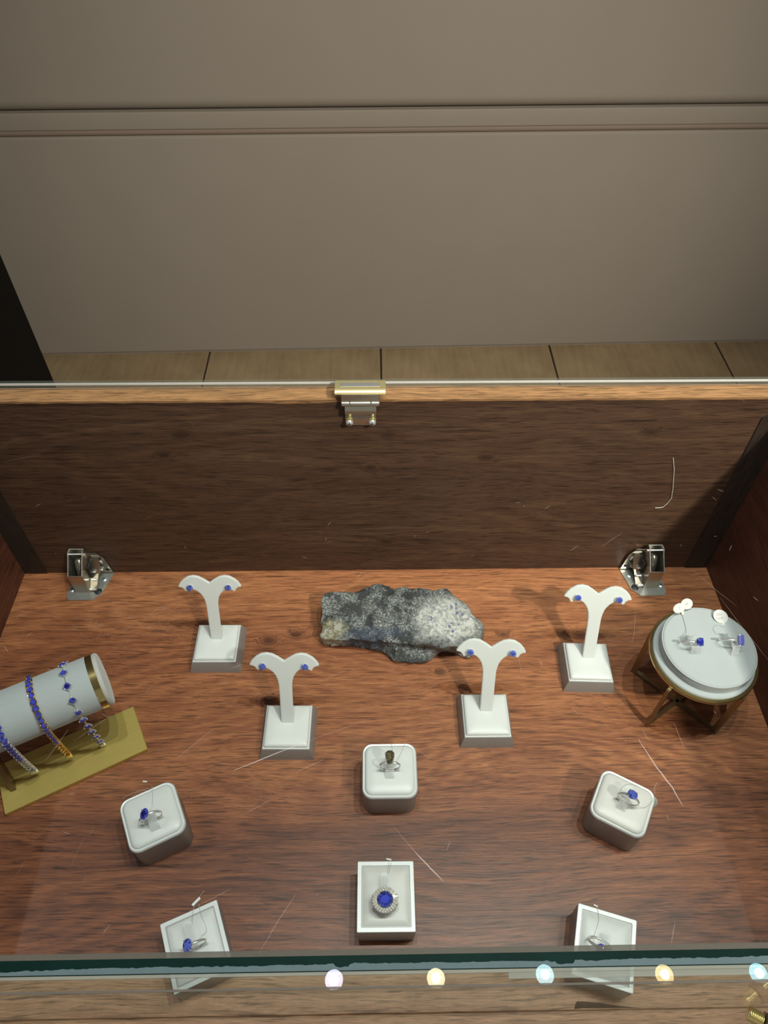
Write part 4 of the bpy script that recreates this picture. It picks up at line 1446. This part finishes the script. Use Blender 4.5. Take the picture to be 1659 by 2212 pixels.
# ================================================================== bracelet stand and bracelets
TH = .4665
bx, by = -.2698, -.2132
bs = thing('bracelet_stand', 'brass bracelet stand with grey suede roll at the left wall', 'bracelet stand', (bx, by, ZC), TH + .008)
box(BM_ := BM(), (0, 0, .0025), (.1255, .0480, .0050), .0004, 1)
part('base_plate', BM_, M['brass'], bs, smooth=None)
RC, ZCY, PP, EE = .0240, .0800, .0163, .0554
CM = Matrix.Translation((0, PP, ZCY)) @ Matrix.Rotation(-.008, 4, 'Z') @ Matrix.Rotation(PI / 2, 4, 'Y')
bm = BM()
lathe(bm, [(RC, -.0560), (RC, EE - .0095)], 56)
part('roll', bm, M['suede'], bs, CM, smooth=60)
bm = BM()
lathe(bm, [(RC - .0004, EE - .0096), (RC + .0005, EE - .0094), (RC + .0005, EE - .0040), (RC - .0004, EE - .0038)], 56)
part('end_ring', bm, M['brass_ring'], bs, CM, smooth=40)
bm = BM()
lathe(bm, [(RC - .0006, EE - .0039), (RC - .0002, EE - .0030), (RC - .0002, EE - .0012), (RC - .0012, EE - .0002), (RC - .003, EE)], 56)
part('end_cap', bm, M['suede_end'], bs, CM, smooth=60)
bm = BM()
lathe(bm, [(RC - .003, -.0615), (RC + .0005, -.0610), (RC + .0005, -.0565), (RC - .0004, -.0561)], 56)
part('end_ring', bm, M['brass_ring'], bs, CM, smooth=40)
for xx in (-.0520,):
    bm = BM()
    bar(bm, (xx, -.0020, .0048), (xx, PP - .001, ZCY - .0235), .0045, .0100, up=(0, 1, 0))
    part('upright', bm, M['brass_dark'], bs, smooth=None)

nrm = Vector((-math.sin(TH), math.cos(TH), 0))      # across the roll, away from the viewer
axv = Vector((math.cos(TH), math.sin(TH), 0))
c0 = Vector((bx, by, ZC + ZCY)) + nrm * PP


def drape(a_off, s, out):
    """point and frame at arc length s (0 = top of the roll, positive towards the viewer)"""
    rr_ = RC + out
    quarter = rr_ * PI / 2
    if s <= quarter and s > -quarter * 1.15:
        a = s / rr_
        o_ = -nrm * math.sin(a) + Vector((0, 0, 1)) * math.cos(a)
        p = c0 + axv * a_off + o_ * rr_
    elif s > quarter:
        e = s - quarter
        k = min(1.0, e / .075)
        o_ = (-nrm * 1.0 - Vector((0, 0, 1)) * (.15 + .55 * k * k)).normalized()
        p = c0 + axv * a_off - nrm * (rr_ - .0075 * k * k) - Vector((0, 0, 1)) * e
    else:
        e = -s - quarter * 1.15
        a = -PI / 2 * 1.15
        o_ = nrm.copy()
        p = c0 + axv * a_off + nrm * rr_ * math.cos(.15 * PI / 2) - Vector((0, 0, 1)) * (e + rr_ * math.sin(.15 * PI / 2))
    return p, o_


_link_cache = {}


def cup_mesh(kind, w_, l_, mat, bare):
    key = (kind, w_, l_, mat.name, bare)
    if key in _link_cache:
        return _link_cache[key]
    bm = BM()
    h = min(w_, l_)
    n_ = 14
    for kk, z in ((1.0, -.0006), (.78, -h * .34)):
        tube(bm, [Vector((stone_r(kind, 2 * PI * k / n_)[0] * w_ / 2 * kk, stone_r(kind, 2 * PI * k / n_)[1] * l_ / 2 * kk, z)) for k in range(n_)], .00046, 5, closed=True)
    prongs(bm, kind, w_, l_, h, (45, 135, 225, 315), .00048)
    # small hinge loop to the next link
    tube(bm, [(0, -l_ / 2 - .0006, -h * .3), (0, l_ / 2 + .0006, -h * .3)], .0005, 6)
    me = finish(bm, 'link', mat, 60)
    _link_cache[key] = me
    return me


def bracelet(label, a_off, kind, w_, l_, pitch, s0, s1, metal, gmat, bare_from, turn=0.0, bars=False, drift=0.0):
    p, o_ = drape(a_off, 0, .0022)
    t = thing('bracelet', label, 'bracelet', p, 0, 'bracelets on the suede roll')
    k = 0
    s = s0
    inv = Matrix.Translation(-p)
    prevp = None
    while s <= s1 + 1e-6:
        q_, o2 = drape(a_off, s, .0022)
        q2, _ = drape(a_off, s + .001, .0022)
        if drift and s > .04:
            q_ = q_ + axv * drift * (s - .04)
        yv = (q2 - drape(a_off, s, .0022)[0]).normalized()
        zv = (o2 - yv * o2.dot(yv)).normalized()
        xv = yv.cross(zv)
        F = Matrix((xv, yv, zv)).transposed().to_4x4()
        bare = s > bare_from
        ml = inv @ Matrix.Translation(q_) @ F @ Matrix.Rotation(turn, 4, 'Z')
        lk_ = link('link', cup_mesh(kind, w_, l_, M[metal], bare), t, ml)
        if not bare:
            link('gem', gem_mesh(kind, w_ * .94, l_ * .94, gmat), lk_)
        if bars and prevp is not None:
            bm = BM()
            d = (q_ - prevp)
            tube(bm, [prevp + d * .20 - zv * .0016 - p, prevp + d * .5 - zv * .0012 - p, q_ - d * .20 - zv * .0016 - p], .00055, 6)
            part('bar_link', bm, M[metal], t)
        prevp = q_
        s += pitch
        k += 1
    # clasp
    q_, o2 = drape(a_off, s1 + pitch * .8, .0022)
    if drift:
        q_ = q_ + axv * drift * (s1 - .04)
    bm = BM()
    box(bm, (0, 0, 0), (w_ * 1.0, .0050, .0030), .0006, 2)
    part('clasp', bm, M[metal], t, inv @ Matrix.Translation(q_ - o2 * .0008) @ F)
    return t


bracelet('yellow gold line bracelet of oval blue stones, middle of the roll', .0005, 'oval', .0050, .0060, .0057, -.040, .0985, 'gold', M['sapphire'], .0705)
bracelet('white gold line bracelet of oval blue stones cut off by the left edge', -.0300, 'oval', .0062, .0064, .0060, -.040, .1000, 'silver', M['sapphire'], .0730)
bracelet('white gold bracelet of spaced square blue stones nearest the brass end ring', .0280, 'square', .0050, .0050, .0132, -.0300, .1022, 'silver', M['sapphire'], .2, turn=PI / 4, bars=True)
